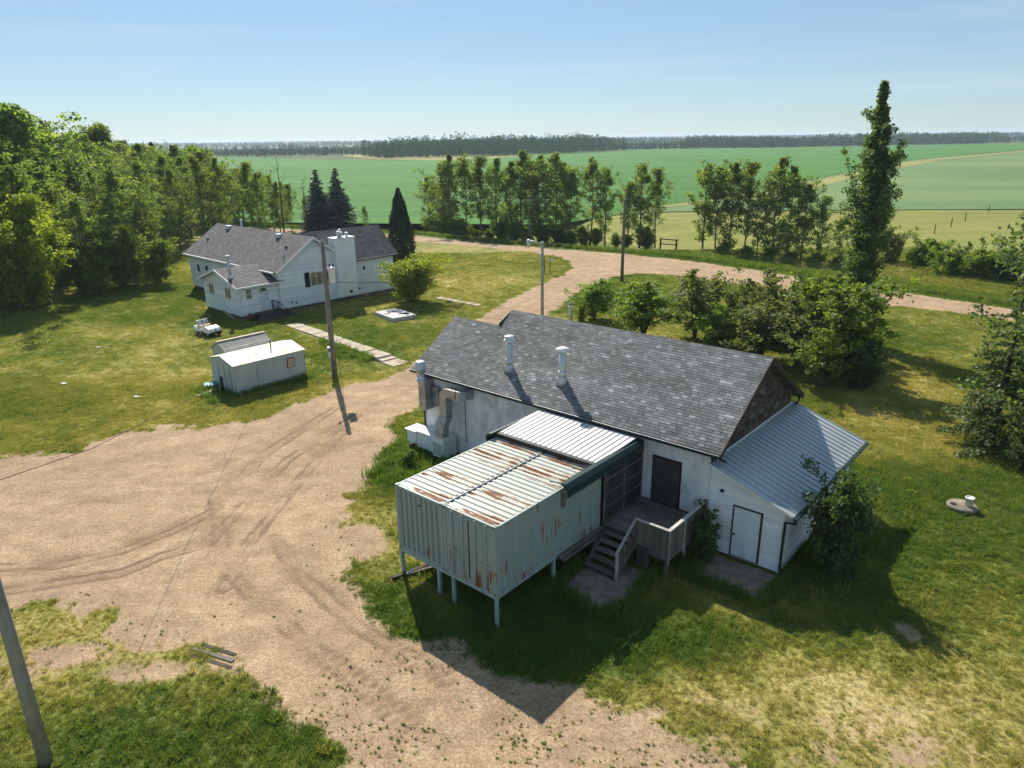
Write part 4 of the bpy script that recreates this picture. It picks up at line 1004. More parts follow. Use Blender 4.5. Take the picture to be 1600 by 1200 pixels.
# entry steps
es_ = tag(empty('entry_steps', (*HO, 0), HZ), 'dark wooden entry steps with black handrail below the house door', 'steps')
box('landing', 1.2, 3.9, -1.25, -.05, .30, .44, M['wood_dark'], es_)
for k in range(3): box('tread', .9 - .12 * k, 4.1 + .1 * k, -1.28 - .38 * (k + 1), -1.28 - .38 * k, .0, .33 - .11 * k, M['wood_dark'], es_)
for (x0, y0, z0, x1, y1, z1) in ((3.1, -.1, 1.35, 3.1, -1.2, 1.35), (3.1, -1.2, 1.35, 3.3, -2.4, .75), (3.1, -.1, .8, 3.1, -1.2, .8)):
    MB().tube([(x0, y0, z0), (x1, y1, z1)], .035, 6).build('handrail', M['black'], es_)
for (x, y, z0, z1) in ((3.1, -.1, .44, 1.35), (3.1, -1.2, .44, 1.35), (3.3, -2.4, 0, .75)): box('rail_post', x - .035, x + .035, y - .035, y + .035, z0, z1, M['black'], es_)
for k in range(5): box('baluster', 3.09, 3.11, -.3 - k * .18, -.27 - k * .18, .44, 1.35, M['black'], es_)
# barrel and boards leaning at the porch corner
br_ = tag(empty('barrel', (*hw(.5, -1.0), .32), HZ), 'brown barrel lying on its side at the porch corner', 'barrel')
MB().tube([(0, -.45, 0), (0, -.2, 0), (0, .2, 0), (0, .45, 0)], [.27, .31, .31, .27], 16, False).build('shell', M['rust_frame'], br_, True)
MB().tube([(0, -.44, 0), (0, -.40, 0)], .24, 16).build('opening', M['black'], br_)
lb = tag(box('leaning_board', -.45, .45, -.03, .03, 0, 1.2, M['shed']), 'grey sheet leaning against the porch corner', 'board'); lb.location = (*hw(-.45, .9), .0); lb.rotation_euler = (R(-38), 0, HZ + R(90))

# ------------------------------------------------------------------ sheds
SO, SZ = (-17.72, 43.57), R(47.0)
def sw(x, y): c, n = math.cos(SZ), math.sin(SZ); return (SO[0] + x * c - y * n, SO[1] + x * n + y * c)
s1 = tag(empty('garden_shed', (*SO, 0), SZ), 'pale grey metal shed with rusty-edged window, beside the driveway', 'shed', 'sheds below the house')
SLn, SW_, se, sr = 5.1, 3.2, 1.98, 2.34
wall(s1, 'front_wall', (0, 0), (1, 0), [(0, 0), (SLn, 0), (SLn, se), (0, se)], .06, M['shed'])
wall(s1, 'left_wall', (-.002, SW_), (0, -1), [(0, 0), (SW_, 0), (SW_, se), (SW_ / 2, sr), (0, se)], .06, M['shed'])
wall(s1, 'right_wall', (SLn + .002, 0), (0, 1), [(0, 0), (SW_, 0), (SW_, se), (SW_ / 2, sr), (0, se)], .06, M['shed'])
wall(s1, 'back_wall', (SLn, SW_), (-1, 0), [(0, 0), (SLn, 0), (SLn, se), (0, se)], .06, M['shed'])
for i in range(4):
    x0 = -.08 + i * 1.315; x1 = x0 + 1.31
    for (y0, z0, y1, z1) in ((-.08, se, SW_ / 2, sr + .02), (SW_ + .08, se, SW_ / 2 + .003, sr + .02)):
        p = [(x0, y0, z0), (x1, y0, z0), (x1, y1, z1), (x0, y1, z1)] if y0 < 1 else [(x1, y0, z0), (x0, y0, z0), (x0, y1, z1), (x1, y1, z1)]
        slab4([(a, b, c + .035 + .003 * (i % 2)) for a, b, c in p], .03).build('roof_panel', M['shed_roof'], s1)
for i, x in enumerate((.02, 1.52, 2.85, 4.05)): MB().box(x, x + .025, -.014, -.001, .02, se - .02).build('seam', M['shed'], s1)
dd = MB().box(1.56, 2.84, -.02, -.002, .55, 1.8).build('door_panel', M['shed'], s1); MB().box(1.5, 2.86, -.03, -.021, .50, .55).build('rail', M['shed'], dd)
sw1 = MB().box(3.72, 4.32, -.035, -.002, .98, 1.66).build('window', M['rust_frame'], s1)
for k in range(4): box('blind_slat', 3.77, 4.27, -.046, -.0355, 1.03 + k * .15, 1.15 + k * .15, M['blind'], sw1)
MB().tube([(3.35, 1.2, 2.2), (3.35, 1.2, 2.85)], .04, 8).build('roof_pipe', M['dark_metal'], s1)
for i in range(3): MB().box(-.02, -.003, .5 + i * .85, .52 + i * .85, .05, 1.9).build('seam', M['dark_metal'], s1)
s2 = tag(empty('garden_shed', (*sw(1.76, 4.54), 0), SZ), 'smaller shed with ribbed brown-grey roof behind the metal shed', 'shed', 'sheds below the house')
l2, w2, e2, r2 = 3.44, 2.18, 1.62, 2.2
wall(s2, 'front_wall', (0, 0), (1, 0), [(0, 0), (l2, 0), (l2, e2), (0, e2)], .06, M['shed'])
wall(s2, 'left_wall', (-.002, w2), (0, -1), [(0, 0), (w2, 0), (w2, e2), (w2 / 2, r2), (0, e2)], .06, M['shed'])
wall(s2, 'right_wall', (l2 + .002, 0), (0, 1), [(0, 0), (w2, 0), (w2, e2), (w2 / 2, r2), (0, e2)], .06, M['shed'])
wall(s2, 'back_wall', (l2, w2), (-1, 0), [(0, 0), (l2, 0), (l2, e2), (0, e2)], .06, M['shed'])
for sd_ in (0, 1):
    for k in range(7):
        u0, u1 = k / 7, (k + 1) / 7 - .012
        f = lambda u: ((-.12 + (w2 / 2 + .12) * u) if sd_ == 0 else (w2 + .12 - (w2 / 2 + .12) * u), e2 - .05 + (r2 - e2 + .08) * u)
        (y0, z0), (y1, z1) = f(u0), f(u1)
        p = [(-.1, y0, z0 + .05), (l2 + .1, y0, z0 + .05), (l2 + .1, y1, z1 + .035), (-.1, y1, z1 + .035)]
        slab4(p if sd_ == 0 else [p[1], p[0], p[3], p[2]], .03).build('roof_slat', M['wood_rail'], s2)
box('ridge_cap', -.12, l2 + .12, w2 / 2 - .1, w2 / 2 + .1, r2 + .055, r2 + .09, M['blind'], s2)
s3 = tag(empty('dog_kennel', (*sw(5.0, 9.0), 0), SZ), 'little grey kennel roof just peeping over the smaller shed', 'kennel')
MB().box(0, 1.5, 0, 1.2, 0, .8).build('body', M['shed'], s3); MB().prism([(-.1, -.1, .8), (-.1, 1.3, .8), (-.1, .6, 1.25)], (1.7, 0, 0)).build('roof', M['wood_grey'], s3)
# bits beside the shed
bp = tag(empty('stove_pipe', (*sw(-.45, 1.0), 0)), 'black upright pipe standing at the left end of the metal shed', 'pipe')
MB().tube([(0, 0, 0), (0, 0, 1.05)], .11, 12).build('pipe', M['black'], bp, True); MB().lathe([(.06, 1.05), (.13, 1.08), (.1, 1.2), (.02, 1.24)], 0, 0, 12).build('cap', M['black'], bp, True)
for k, (x, y, a, c, lab) in enumerate(((-1.3, 1.6, 20, 'slab', 'pale board lying outermost in the weeds left of the metal shed'), (-1.0, .7, -25, 'wood_grey', 'grey board lying nearest the driveway left of the metal shed'), (-.9, 1.9, 75, 'slab', 'pale board lying against the left end of the metal shed'))):
    o = tag(box('loose_board', -.6, .6, -.12, .12, 0, .05, M[c], None), lab, 'board', 'boards left of the shed'); o.location = (*sw(x, y), .05 + .03 * k); o.rotation_euler = (R(4), R(3), R(a))
tp = MB(); rs = random.Random(9)
gpt = [[(x * .14 + rs.uniform(-.03, .03), y * .14 + rs.uniform(-.03, .03), rs.uniform(.05, .38)) for x in range(7)] for y in range(6)]
tp.add([p for r in gpt for p in r], [(y * 7 + x, y * 7 + x + 1, y * 7 + x + 8, y * 7 + x + 7) for y in range(5) for x in range(6)])
o = tag(tp.build('blue_tarp', M['tarp'], None, True), 'crumpled blue-green tarp at the back corner of the metal shed', 'tarp'); o.location = (*sw(-.9, 2.9), .1)
hs = [(.55 * math.cos(a) * (1 + .15 * math.sin(3 * a)), .4 * math.sin(a), .05 + .01 * math.sin(5 * a)) for a in np.linspace(0, 5.9 * math.pi, 60)]
o = tag(MB().tube(hs, .03, 5).build('garden_hose', M['green_hose'], None, True), 'coiled green hose on the grass left of the metal shed', 'hose'); o.location = (*sw(-1.2, .2), .02)
gp_ = tag(empty('garden_gate', (*sw(5.3, .5), 0), SZ), 'small white picket panel at the right end of the metal shed', 'gate')
for k in range(3): box('picket', 0, .03, k * .16, k * .16 + .09, 0, 1.15 + .08 * (k % 2), M['pvc'], gp_)
box('rail', .031, .05, -.05, .48, .4, .48, M['pvc'], gp_); box('rail', .031, .05, -.05, .48, .9, .97, M['pvc'], gp_)

# ------------------------------------------------------------------ golf cart
gc = tag(empty('golf_cart', (-25.85, 59.3, 0), R(-33)), 'white golf cart without roof parked left of the house porch', 'golf cart')
gm, gd = M['pvc'], M['black']
MB().prism([(.25, -.58, .32), (1.12, -.58, .30), (1.18, -.58, .50), (.95, -.58, .72), (.50, -.58, .86), (.32, -.58, .80)], (0, 1.16, 0)).build('front_cowl', gm, gc, bevel=.06)
MB().prism([(-1.10, -.58, .35), (-.22, -.58, .33), (-.18, -.58, .62), (-.30, -.58, .72), (-1.12, -.58, .70)], (0, 1.16, 0)).build('rear_body', gm, gc, bevel=.06)
MB().box(-.35, .4, -.55, .55, .27, .34).build('floor', gd, gc)
MB().box(-.62, -.12, -.55, .55, .72, .86).build('seat', M['blind'], gc, bevel=.05)
for k in (-.55, .02): MB().prism([(-.62, k, .88), (-.50, k, .88), (-.62, k, 1.25), (-.72, k, 1.25)], (0, .53, 0)).build('seat_back', M['shed'], gc, bevel=.04)
MB().box(1.10, 1.24, -.56, .56, .26, .42).build('bumper', gd, gc, bevel=.03)
for k in (-.55, .49): MB().tube([(.42, k + .03, .84), (.18, k + .03, 1.25), (.12, k + .03, 1.5)], .02, 6).build('windscreen_post', gd, gc)
MB().tube([(.12, -.52, 1.5), (.12, .52, 1.5)], .02, 6).build('windscreen_bar', gd, gc)
MB().tube([(.45, .25, .8), (.18, .25, 1.05)], .02, 6).build('steering_column', gd, gc)
MB().tube([(.17 + .1 * math.cos(a) * .6, .25 + .17 * math.sin(a), 1.06 + .17 * math.cos(a) * .8) for a in np.linspace(0, 2 * math.pi, 17)], .014, 5, False).build('steering_wheel', gd, gc)
for x in (-.78, .78):
    for y in (-.56, .40):
        w = MB().tube([(0, 0, 0), (0, .16, 0)], .23, 18).build('wheel', M['rubber'], gc, bevel=.03, loc=(x, y, .23))
        MB().tube([(0, -.006 if y < 0 else .15, 0), (0, .01 if y < 0 else .168, 0)], .11, 12).build('rim', M['galv'], w)
MB().prism([(1.14, -.12, .50), (1.14, .12, .50), (1.08, .12, .58), (1.08, -.12, .58)], (.03, 0, .02)).build('badge_plate', gd, gc)
for k in (-.45, .33): MB().box(1.06, 1.155, k, k + .12, .52, .60).build('headlight', M['glass'], gc, bevel=.02)
box('roof_rack', -1.12, -.78, -.5, .5, .705, .76, M['white_metal'], gc)

# ------------------------------------------------------------------ poles, lamp, wires
def wire(name, pts, r, label, mat=None):
    return tag(MB().tube(pts, r, 5).build(name, mat or M['dark_metal']), label, 'cable')
def sag(a, b, d, n=14):
    a, b = Vector(a), Vector(b); return [a.lerp(b, k / n) - Vector((0, 0, 4 * d * (k / n) * (1 - k / n))) for k in range(n + 1)]
P1 = (-12.3, 47.4)
up = tag(empty('utility_pole', (*P1, 0), R(20)), 'brown wooden power pole with transformer, in front of the house', 'utility pole', 'power poles')
MB().tube([(0, 0, -.3), (0, 0, 4.5), (0, 0, 9.3)], [.19, .165, .125], 12).build('shaft', M['wood_pole'], up, True)
tfm = MB().lathe([(.20, 6.55), (.24, 6.6), (.24, 7.45), (.26, 7.47), (.26, 7.52), (.12, 7.6), (.02, 7.62)], .42, -.05, 16).build('transformer', M['white_metal'], up, True)
for k in (-.1, .12): MB().lathe([(.03, 7.55), (.05, 7.6), (.03, 7.68), (.05, 7.74), (.02, 7.85)], .42 + k, -.05, 8).build('bushing', M['brown_trim'], tfm)
box('bracket', .1, .22, -.08, .0, 6.8, 7.3, M['dark_metal'], up)
ins = MB().tube([(-.35, 0, 7.6), (0, 0, 7.6)], .025, 6).build('insulator_arm', M['dark_metal'], up); MB().lathe([(.03, 7.5), (.06, 7.55), (.06, 7.9), (.03, 7.98)], -.36, 0, 8).build('insulator', M['galv'], ins)
MB().lathe([(.04, 9.3), (.07, 9.36), (.04, 9.46), (.01, 9.5)], 0, 0, 8).build('top_insulator', M['galv'], up)
mb_ = MB().box(-.34, -.14, -.12, .12, 1.45, 2.15).build('meter_box', M['galv'], up, bevel=.02); MB().lathe([(.09, 0), (.09, .09), (.02, .12)], 0, 0, 12).build('meter', M['glass'], mb_, loc=(-.24, -.12, 1.95), rot=(R(90), 0, 0))
MB().tube([(-.2, -.02, 1.45), (-.2, -.02, .0)], .035, 6).build('conduit', M['galv'], up); MB().tube([(-.17, .06, 2.1), (-.15, .06, 6.2)], .025, 6).build('conduit', M['galv'], up)
np_ = tag(empty('utility_pole', (-12.5, 14.8, 0)), 'grey weathered pole cut off by the left picture edge', 'utility pole', 'power poles')
MB().tube([(0, 0, -.3), (0, 0, 4), (0, 0, 8.2)], [.175, .155, .13], 14).build('shaft', M['wood_pale'], np_, True); MB().lathe([(.04, 8.2), (.07, 8.26), (.02, 8.4)], 0, 0, 8).build('top_insulator', M['galv'], np_)
p2 = tag(empty('utility_pole', (12.6, 80.6, 0)), 'plain wooden pole on the grass where driveway meets road', 'utility pole', 'power poles')
MB().tube([(0, 0, -.3), (0, 0, 4.5), (0, 0, 9.0)], [.19, .17, .14], 12).build('shaft', M['wood_pole'], p2, True); MB().lathe([(.04, 9), (.08, 9.05), (.02, 9.25)], 0, 0, 8).build('top_insulator', M['galv'], p2)
p3 = tag(empty('utility_pole', (3.2, 122, -1.6)), 'thin pole standing among the tree row beyond the road', 'utility pole', 'power poles')
MB().tube([(0, 0, -.3), (0, 0, 8.0)], [.15, .12], 10).build('shaft', M['wood_pale'], p3, True); box('crossarm', -.6, .6, -.05, .05, 7.6, 7.72, M['wood_pole'], p3)
lp = tag(empty('street_lamp', (2.8, 63.0, 0)), 'grey wooden yard light pole with arm and lamp, behind the workshop roof', 'street lamp')
MB().tube([(0, 0, -.3), (0, 0, 7.0)], [.15, .12], 12).build('shaft', M['wood_pale'], lp, True)
MB().tube([(0, 0, 6.8), (-.5, -.1, 6.95), (-1.05, -.22, 7.12)], .045, 8).build('arm', M['galv'], lp, True)
lh = MB().lathe([(.04, 7.25), (.15, 7.18), (.2, 7.02), (.22, 6.92)], -1.2, -.25, 14).build('lamp_head', M['galv'], lp, True); MB().lathe([(.2, 6.93), (.19, 6.8), (.1, 6.68), (.02, 6.66)], -1.2, -.25, 14).build('lamp_globe', M['pvc'], lh, True)
MB().tube([(-.05, -.1, 6.4), (-.3, -.2, 6.2), (-.42, -.2, 5.9), (-.3, -.2, 5.6), (-.08, -.12, 5.5)], .015, 5).build('cable_loop', M['dark_metal'], lp)
box('control_box', -.28, -.14, -.12, .04, 5.75, 6.0, M['galv'], lp)
vp = tag(empty('vent_post', (5.3, 62.2, 0)), 'short grey post with white cap behind the workshop ridge', 'post')
MB().tube([(0, 0, -.1), (0, 0, 1.25)], .16, 12).build('post', M['galv'], vp, True); MB().box(-.22, .22, -.22, .22, 1.25, 1.6).build('cap', M['pvc'], vp, bevel=.03); MB().box(-.24, .24, -.24, .24, 1.6, 1.68).build('cap_lid', M['dark_metal'], vp)
wire('overhead_cable', [(-12.5, 14.8, 8.1), (-12.67, 15.96, 7.7), (-13.4, 21.04, 6.32), (-14.9, 31, 4.3), (-16.33, 41.19, 2.85), (-17.5, 49.27, 1.92), (-18.71, 57.61, 1.05), (-19.6, 63.5, .75), (-20.2, 68.0, .7)], .011, 'long cable slanting over the shed from left edge to house', M['dark_metal'])
hx, hy = hw(8.9, -.75)
wire('overhead_cable', sag((P1[0], P1[1], 8.9), (hx, hy, 5.6), 1.0), .018, 'drooping cable from the pole top to the house gable')
wire('overhead_cable', sag((P1[0] + .3, P1[1], 6.6), (2.8, 63.0, 6.3), .9), .012, 'thin cable from the transformer to the yard light')
wire('overhead_cable', sag((12.6, 80.6, 9.1), (-28, 138, 5.6), .3), .012, 'long thin cable crossing in front of the tree row', M['wood_pale'])
wire('overhead_cable', sag((12.6, 80.6, 9.1), (62, 60, 9.2), .8), .010, 'thin cable running right from the roadside pole', M['wood_pale'])

# ------------------------------------------------------------------ small things on the ground
def slab_row(parent, n, a, b, w, gap, h, mat, nm):
    a, b = Vector((*a, 0)), Vector((*b, 0)); d = (b - a).normalized(); ln = (b - a).length / n; ang = math.atan2(d.y, d.x)
    for k in range(n):
        c = a + d * (ln * (k + .5))
        o = MB().box(-ln / 2 + gap, ln / 2 - gap, -w / 2, w / 2, -.05, h + random.uniform(-.01, .015)).build(nm, mat, parent, bevel=.02); o.location = c; o.rotation_euler = (random.uniform(-.01, .01), random.uniform(-.01, .01), ang + random.uniform(-.02, .02))
random.seed(12)
pa = tag(empty('path', (0, 0, 0)), 'row of concrete slabs leading from house steps to driveway', kind='structure')
slab_row(pa, 9, (-19.6, 62.4), (-9.95, 52.3), 1.25, .05, .10, M['slab'], 'slab')
slab_row(pa, 1, (-10.35, 52.35), (-9.5, 51.4), 1.3, .02, .24, M['slab'], 'step'); slab_row(pa, 1, (-9.55, 51.45), (-9.05, 50.9), 1.3, .02, .14, M['slab'], 'step')
slab_row(pa, 1, (-9.1, 51.0), (-8.0, 49.9), 1.5, .02, .06, M['slab'], 'slab')
pv = tag(empty('patio_strip', (0, 0, 0)), 'short strip of concrete slabs on the lawn right of the round bush', kind='structure')
slab_row(pv, 6, (-7.6, 73.0), (-3.0, 69.2), .8, .04, .07, M['slab'], 'slab')
wc = tag(empty('well_cover', (-10.75, 64.95, 0), R(-52)), 'raised white concrete well cover on the lawn before the house', 'well cover')
MB().box(-1.75, 1.75, -1.2, 1.2, -.05, .36).build('slab', M['wellc'], wc, bevel=.03); MB().box(-.5, .0, -.9, -.5, .361, .40).build('hatch', M['dark_metal'], wc)
MB().tube([(-1.2, .3, .39), (-.5, .1, .39), (.1, .45, .39), (.7, .3, .39), (1.2, .6, .39)], .03, 6).build('hose', M['black'], wc); MB().tube([(1.0, .4, .40), (.8, .7, .40), (1.2, .8, .40), (1.35, .5, .40)], .04, 6).build('chain', M['dark_metal'], wc)
for y in (.9, 1.25): MB().tube([(1.8, y, 0), (1.8, y, .75)], .03, 6).build('stake', M['wood_pale'], wc)
ld = tag(empty('concrete_lid', (19.55, 27.75, 0)), 'round concrete tank lid lying in the right lawn', 'tank lid')
MB().lathe([(.58, -.05), (.60, .13), (.56, .17), (.02, .175)], 0, 0, 24).build('disc', M['concrete'], ld, True); MB().lathe([(.12, .17), (.12, .2), (.02, .2)], -.35, .1, 10).build('plug', M['dark_metal'], ld)
bk = tag(empty('bucket', (19.75, 27.65, .175)), 'white plastic bucket standing on the round concrete lid', 'bucket')
MB().lathe([(.145, 0), (.17, .36), (.185, .365), (.185, .40), (.16, .40), (.15, .37), (.02, .37)], 0, 0, 20).build('pail', M['pvc'], bk, True)
MB().tube([(.17 * math.cos(a), -.03 - .17 * abs(math.sin(a)), .34 - .1 * math.sin(a)) for a in np.linspace(0, math.pi, 9)], .006, 5).build('handle', M['dark_metal'], bk)
for k, (x, y, lab) in enumerate(((4.1, 86.1, 'dark thin sign post, left of a pair by the driveway bend'), (4.75, 86.1, 'thin post with small pale sign, right of a pair by the driveway bend'))):
    sp = tag(empty('sign_post', (x, y, 0), R(15)), lab, 'sign post', 'sign posts at the driveway bend'); MB().tube([(0, 0, -.1), (0, 0, 2.1)], .05, 6).build('post', M['dark_metal'], sp)
    if k: MB().box(-.05, .30, -.06, -.052, 1.45, 2.0).build('sign_plate', M['galv'], sp)
rg_ = tag(empty('wooden_gate', (22.0, 105.8, 0), R(-38)), 'dark wooden rail gate at the right end of the tree row', 'gate')
for x in (0, 2.5): MB().tube([(x, 0, -.1), (x, 0, 1.5)], .13, 8).build('post', M['wood_dark'], rg_)
for z in (.6, 1.3): box('rail', -.2, 2.8, -.06, .06, z, z + .14, M['wood_dark'], rg_)
rt = tag(empty('sunken_timbers', (-9.65, 18.9, 0), R(-22)), 'half buried dark timbers in the dirt at lower left', 'timber')
for k in range(3): box('beam', -.95 + .1 * k, .95 - .15 * k, -.32 + k * .26, -.18 + k * .26, -.08, .015 + .02 * (k == 1), M['wood_dark'] if k != 1 else M['wood_grey'], rt, .01)
pc = [(-37.5, 46, 'nearest the left picture edge'), (-30.6, 46.4, 'above the driveway at far left'), (-33.2, 55.5, 'highest up the left lawn'), (-24.2, 43.5, 'just left of the metal shed')]
rs = random.Random(4)
for x, y, lab in pc:
    m = MB(); pts = [(.5 * rs.uniform(.15, .5) * math.cos(a) * (1.6 if k % 3 == 0 else .8), .6 * rs.uniform(.1, .3) * math.sin(a), 0) for k, a in enumerate(np.linspace(0, 6.0, 9))]
    tag(m.prism(pts, (0, 0, .05)).build('paper_scrap', M['white_metal'], None, loc=(x, y, .05)), 'white scrap lying on the lawn, ' + lab, 'scrap', 'scraps on the left lawn')

# field fences
def fence(name, pts, step, h, label, mat, r=.07):
    f = tag(empty(name, (*pts[0], 0)), label, 'fence'); o = Vector((*pts[0], 0)); tops = []
    for (a, b) in zip(pts[:-1], pts[1:]):
        a, b = Vector((*a, 0)), Vector((*b, 0)); n = max(1, int((b - a).length / step))
        for k in range(n): tops.append(a.lerp(b, k / n) - o)
    me = MB().tube([(0, 0, -.4), (0, 0, h)], [r, r * .85], 6).mesh('post', mat)
    for t in tops: obj('post', me, f, t, (random.uniform(-.04, .04), random.uniform(-.04, .04), random.uniform(0, 3)))
    for z in (h * .55, h * .9): MB().tube([t + Vector((0, 0, z)) for t in tops], .012, 4).build('wire', M['dark_metal'], f)
fence('field_fence', [(36, 172.5), (71.2, 208.6), (140.2, 305), (200, 386)], 5.5, 1.35, 'row of pale posts between the green and pale fields', M['wood_pale'], .09)
fence('pasture_fence', [(56, 104), (69.1, 118.1), (84.6, 135.5), (97.9, 149.6), (112, 164)], 11, 1.5, 'few dark fence posts crossing the dry pasture', M['wood_dark'], .09)

# ------------------------------------------------------------------ vegetation
def leaf_mesh(name, C, size, mat, rng, aspect=.62, upbias=.35, tone=None, N=None, fold=True):
    n = len(C); C = np.asarray(C, np.float32)
    if N is None:
        N = rng.normal(size=(n, 3)); N[:, 2] += upbias * 2
    N = N / np.linalg.norm(N, axis=1, keepdims=True)
    T = rng.normal(size=(n, 3)); T -= N * (T * N).sum(1, keepdims=True); T /= np.linalg.norm(T, axis=1, keepdims=True)
    W = np.cross(N, T); s = (np.asarray(size) * np.ones(n))[:, None] * .5
    fo = N * s * .25 if fold else 0
    V = np.stack([C + T * s, C + W * s * aspect - fo, C - T * s, C - W * s * aspect - fo], 1).reshape(-1, 3)
    F = np.arange(4 * n).reshape(-1, 4)
    me = mesh_np(name, V, F, mat)
    if tone is None: tone = rng.random(n)
    a = me.attributes.new('tone', 'FLOAT', 'FACE'); a.data.foreach_set('value', np.clip(tone, 0, 1).astype(np.float32))
    return me

def grow(seed, h, base, prof, nl, up, rc, nleaf, size, mat, bark='bark', r0=.16, stems=1, spread=0, ncl=4, first=.25, droop=0, flat=.8, gap=0, aspect=.62, leaf_up=.35, lobe=.3):
    """trunk mesh + crown mesh: limbs climb the stem, leaf clusters sit along the outer limb"""
    rng = np.random.default_rng(seed); tb = MB(); Cs = []; tn = []; phase = rng.uniform(0, 6.28)
    for st in range(stems):
        a0 = 2 * math.pi * st / max(stems, 1) + rng.uniform(-.5, .5); hs = h * (1 if st == 0 else rng.uniform(.68, .97))
        tip = np.array([math.cos(a0), math.sin(a0)]) * spread * (rng.uniform(.5, 1) if stems > 1 else rng.uniform(0, .3))
        bend = rng.normal(size=2) * .02 * h
        def P(u): 
            q = tip * u ** 1.2 + bend * math.sin(u * 3.1); return np.array([q[0], q[1], hs * u])
        path = [P(u) for u in np.linspace(0, .985, 9)]; path[0][2] = -.15
        rr = r0 * (1 if stems == 1 else .7); tb.tube(path, [rr * (1.25 if k == 0 else 1) * (1 - .93 * k / 8) + .008 for k in range(9)], 7)
        nn = nl if stems == 1 else max(6, int(nl / stems * 1.2))
        for i in range(nn):
            u = base + (1 - base) * ((i + rng.uniform(0, .9)) / nn) ** .9
            u = min(u, .985); rad = prof((u - base) / (1 - base)) * (1 if stems == 1 else .75)
            if gap and rng.random() < gap: continue
            ln = 0; az = phase + i * 2.39996 + rng.uniform(-.5, .5); ln = rad * (1 + lobe * math.sin(az * 2 + phase * 3 + u * 9) + lobe * .7 * math.sin(az * 3 - u * 14)) * rng.uniform(.45, 1.3) * (1.35 if rng.random() < .12 and u < .8 else 1); e = math.tan(R(up + rng.uniform(-12, 12)))
            s = P(u); d = np.array([math.cos(az), math.sin(az), e]) * ln
            pts = [s, s + d * .5 + np.array([0, 0, .06 * ln]), s + d + np.array([0, 0, -droop * ln])]
            if ln > .35: tb.tube(pts, [max(.012, rr * .35 * (1 - u)) + .01, .018, .006], 4, False)
            for k in range(ncl):
                f = first + (1 - first) * (k + rng.uniform(.2, 1)) / ncl
                c = s + d * f + np.array([0, 0, -droop * ln * f * f]) + rng.normal(size=3) * rc * .35 * min(1, .3 + .8 * rad)
                rcl = rc * min(1, .30 + .8 * rad); m = int(nleaf * rng.uniform(.6, 1.3) * min(1, .45 + .6 * rad)); g = rng.normal(size=(m, 3)) * rcl * np.array([.55, .55, .55 * flat])
                Cs.append(c + g); tn.append(np.full(m, rng.uniform(.15, .75)) + rng.normal(size=m) * .16)
    C = np.concatenate(Cs); t = np.concatenate(tn)
    keep = C[:, 2] > .08
    C, t = C[keep], t[keep]
    return tb.mesh('trunk', M[bark], True), leaf_mesh('crown', C, size * rng.uniform(.65, 1.3, len(C)), M[mat], rng, aspect=aspect, tone=t, upbias=leaf_up), h

def plant(name, proto, loc, h, label, cat='tree', group=None, rz=None, wide=1.0):
    tr, cr, hp = proto; k = h / hp
    zb = float(dip(np.array([loc[0]]), np.array([loc[1]]))[0])
    e = tag(empty(name, (loc[0], loc[1], zb), random.uniform(0, 6.28) if rz is None else rz), label, cat, group)
    e.scale = (k * wide, k * wide, k)
    obj('trunk', tr, e); obj('crown', cr, e)
    return e
random.seed(77)
oval = lambda w, lo=.35: (lambda f: w * (lo + (1 - lo) * math.sin(math.pi * min(1, (f * .9 + .08))) ** .8) * (1 if f < .6 else ((1 - f) / .4) * .82 + .18))
aspens = [grow(100 + i, 12, b, oval(w, .3), nl, up, .38, 25, .26, 'leaf_aspen', 'bark_pale', .13, ncl=4, gap=.16, first=.38) for i, (b, w, nl, up) in enumerate(((.14, 2.2, 70, 40), (.20, 1.9, 62, 48), (.10, 2.4, 76, 38), (.26, 2.2, 60, 42), (.16, 1.7, 62, 52)))]
oaks = [grow(120 + i, 12, .18, oval(3.0, .5), 70, 32, .52, 34, .32, 'leaf_aspen', 'bark', .2, ncl=5, gap=.1, first=.4) for i in range(2)]
bushy = [grow(140 + i, 5, .05, oval(2.3, .7), 54, 35, .40, 36, .26, 'leaf_green', 'bark', .1, stems=3, spread=1.0, ncl=4) for i in range(2)]
lime = grow(150, 10, .04, oval(4.4, .75), 120, 30, .55, 46, .32, 'leaf_lime', 'bark', .25, stems=3, spread=2.2, ncl=5)
fruit = [grow(160 + i, 4, .14, oval(1.9, .75), 56, 30, .27, 28, .19, m, 'bark', .11, stems=3, spread=.8, ncl=4, gap=.1) for i, m in enumerate(('leaf_green', 'leaf_green', 'leaf_dull'))]
ragged = [grow(170 + i, 5.5, .10, oval(1.6, .6), 56, 45, .27, 28, .20, m, 'bark', .09, stems=4, spread=1.1, ncl=4, gap=.15) for i, m in enumerate(('leaf_dull', 'leaf_green'))]
poplar = grow(180, 18.0, .05, lambda f: (1.75 * (.5 + .5 * min(1, f / .14)) if f < .22 else 1.75 * (1 - (f - .22) / .78) ** 1.15 + .10), 230, 64, .34, 36, .25, 'leaf_poplar', 'bark', .30, ncl=4, leaf_up=.1, first=.1, lobe=.28)
edge_tree = grow(190, 12.3, .10, oval(3.0, .45), 110, 38, .45, 40, .22, 'leaf_poplar', 'bark', .2, ncl=5, gap=.05)
lilac = grow(200, 4.0, .02, oval(1.35, .85), 84, 38, .28, 60, .15, 'leaf_dark', 'bark', .06, stems=4, spread=.7, ncl=4, lobe=.12)
shrub_dark = grow(201, 1.9, .03, oval(.75, .8), 34, 45, .20, 34, .12, 'leaf_dark', 'bark', .03, stems=4, spread=.4, ncl=3)
weedbush = grow(202, 1.3, .02, oval(.9, .8), 34, 40, .22, 40, .13, 'leaf_green', 'bark', .02, stems=4, spread=.5, ncl=3)

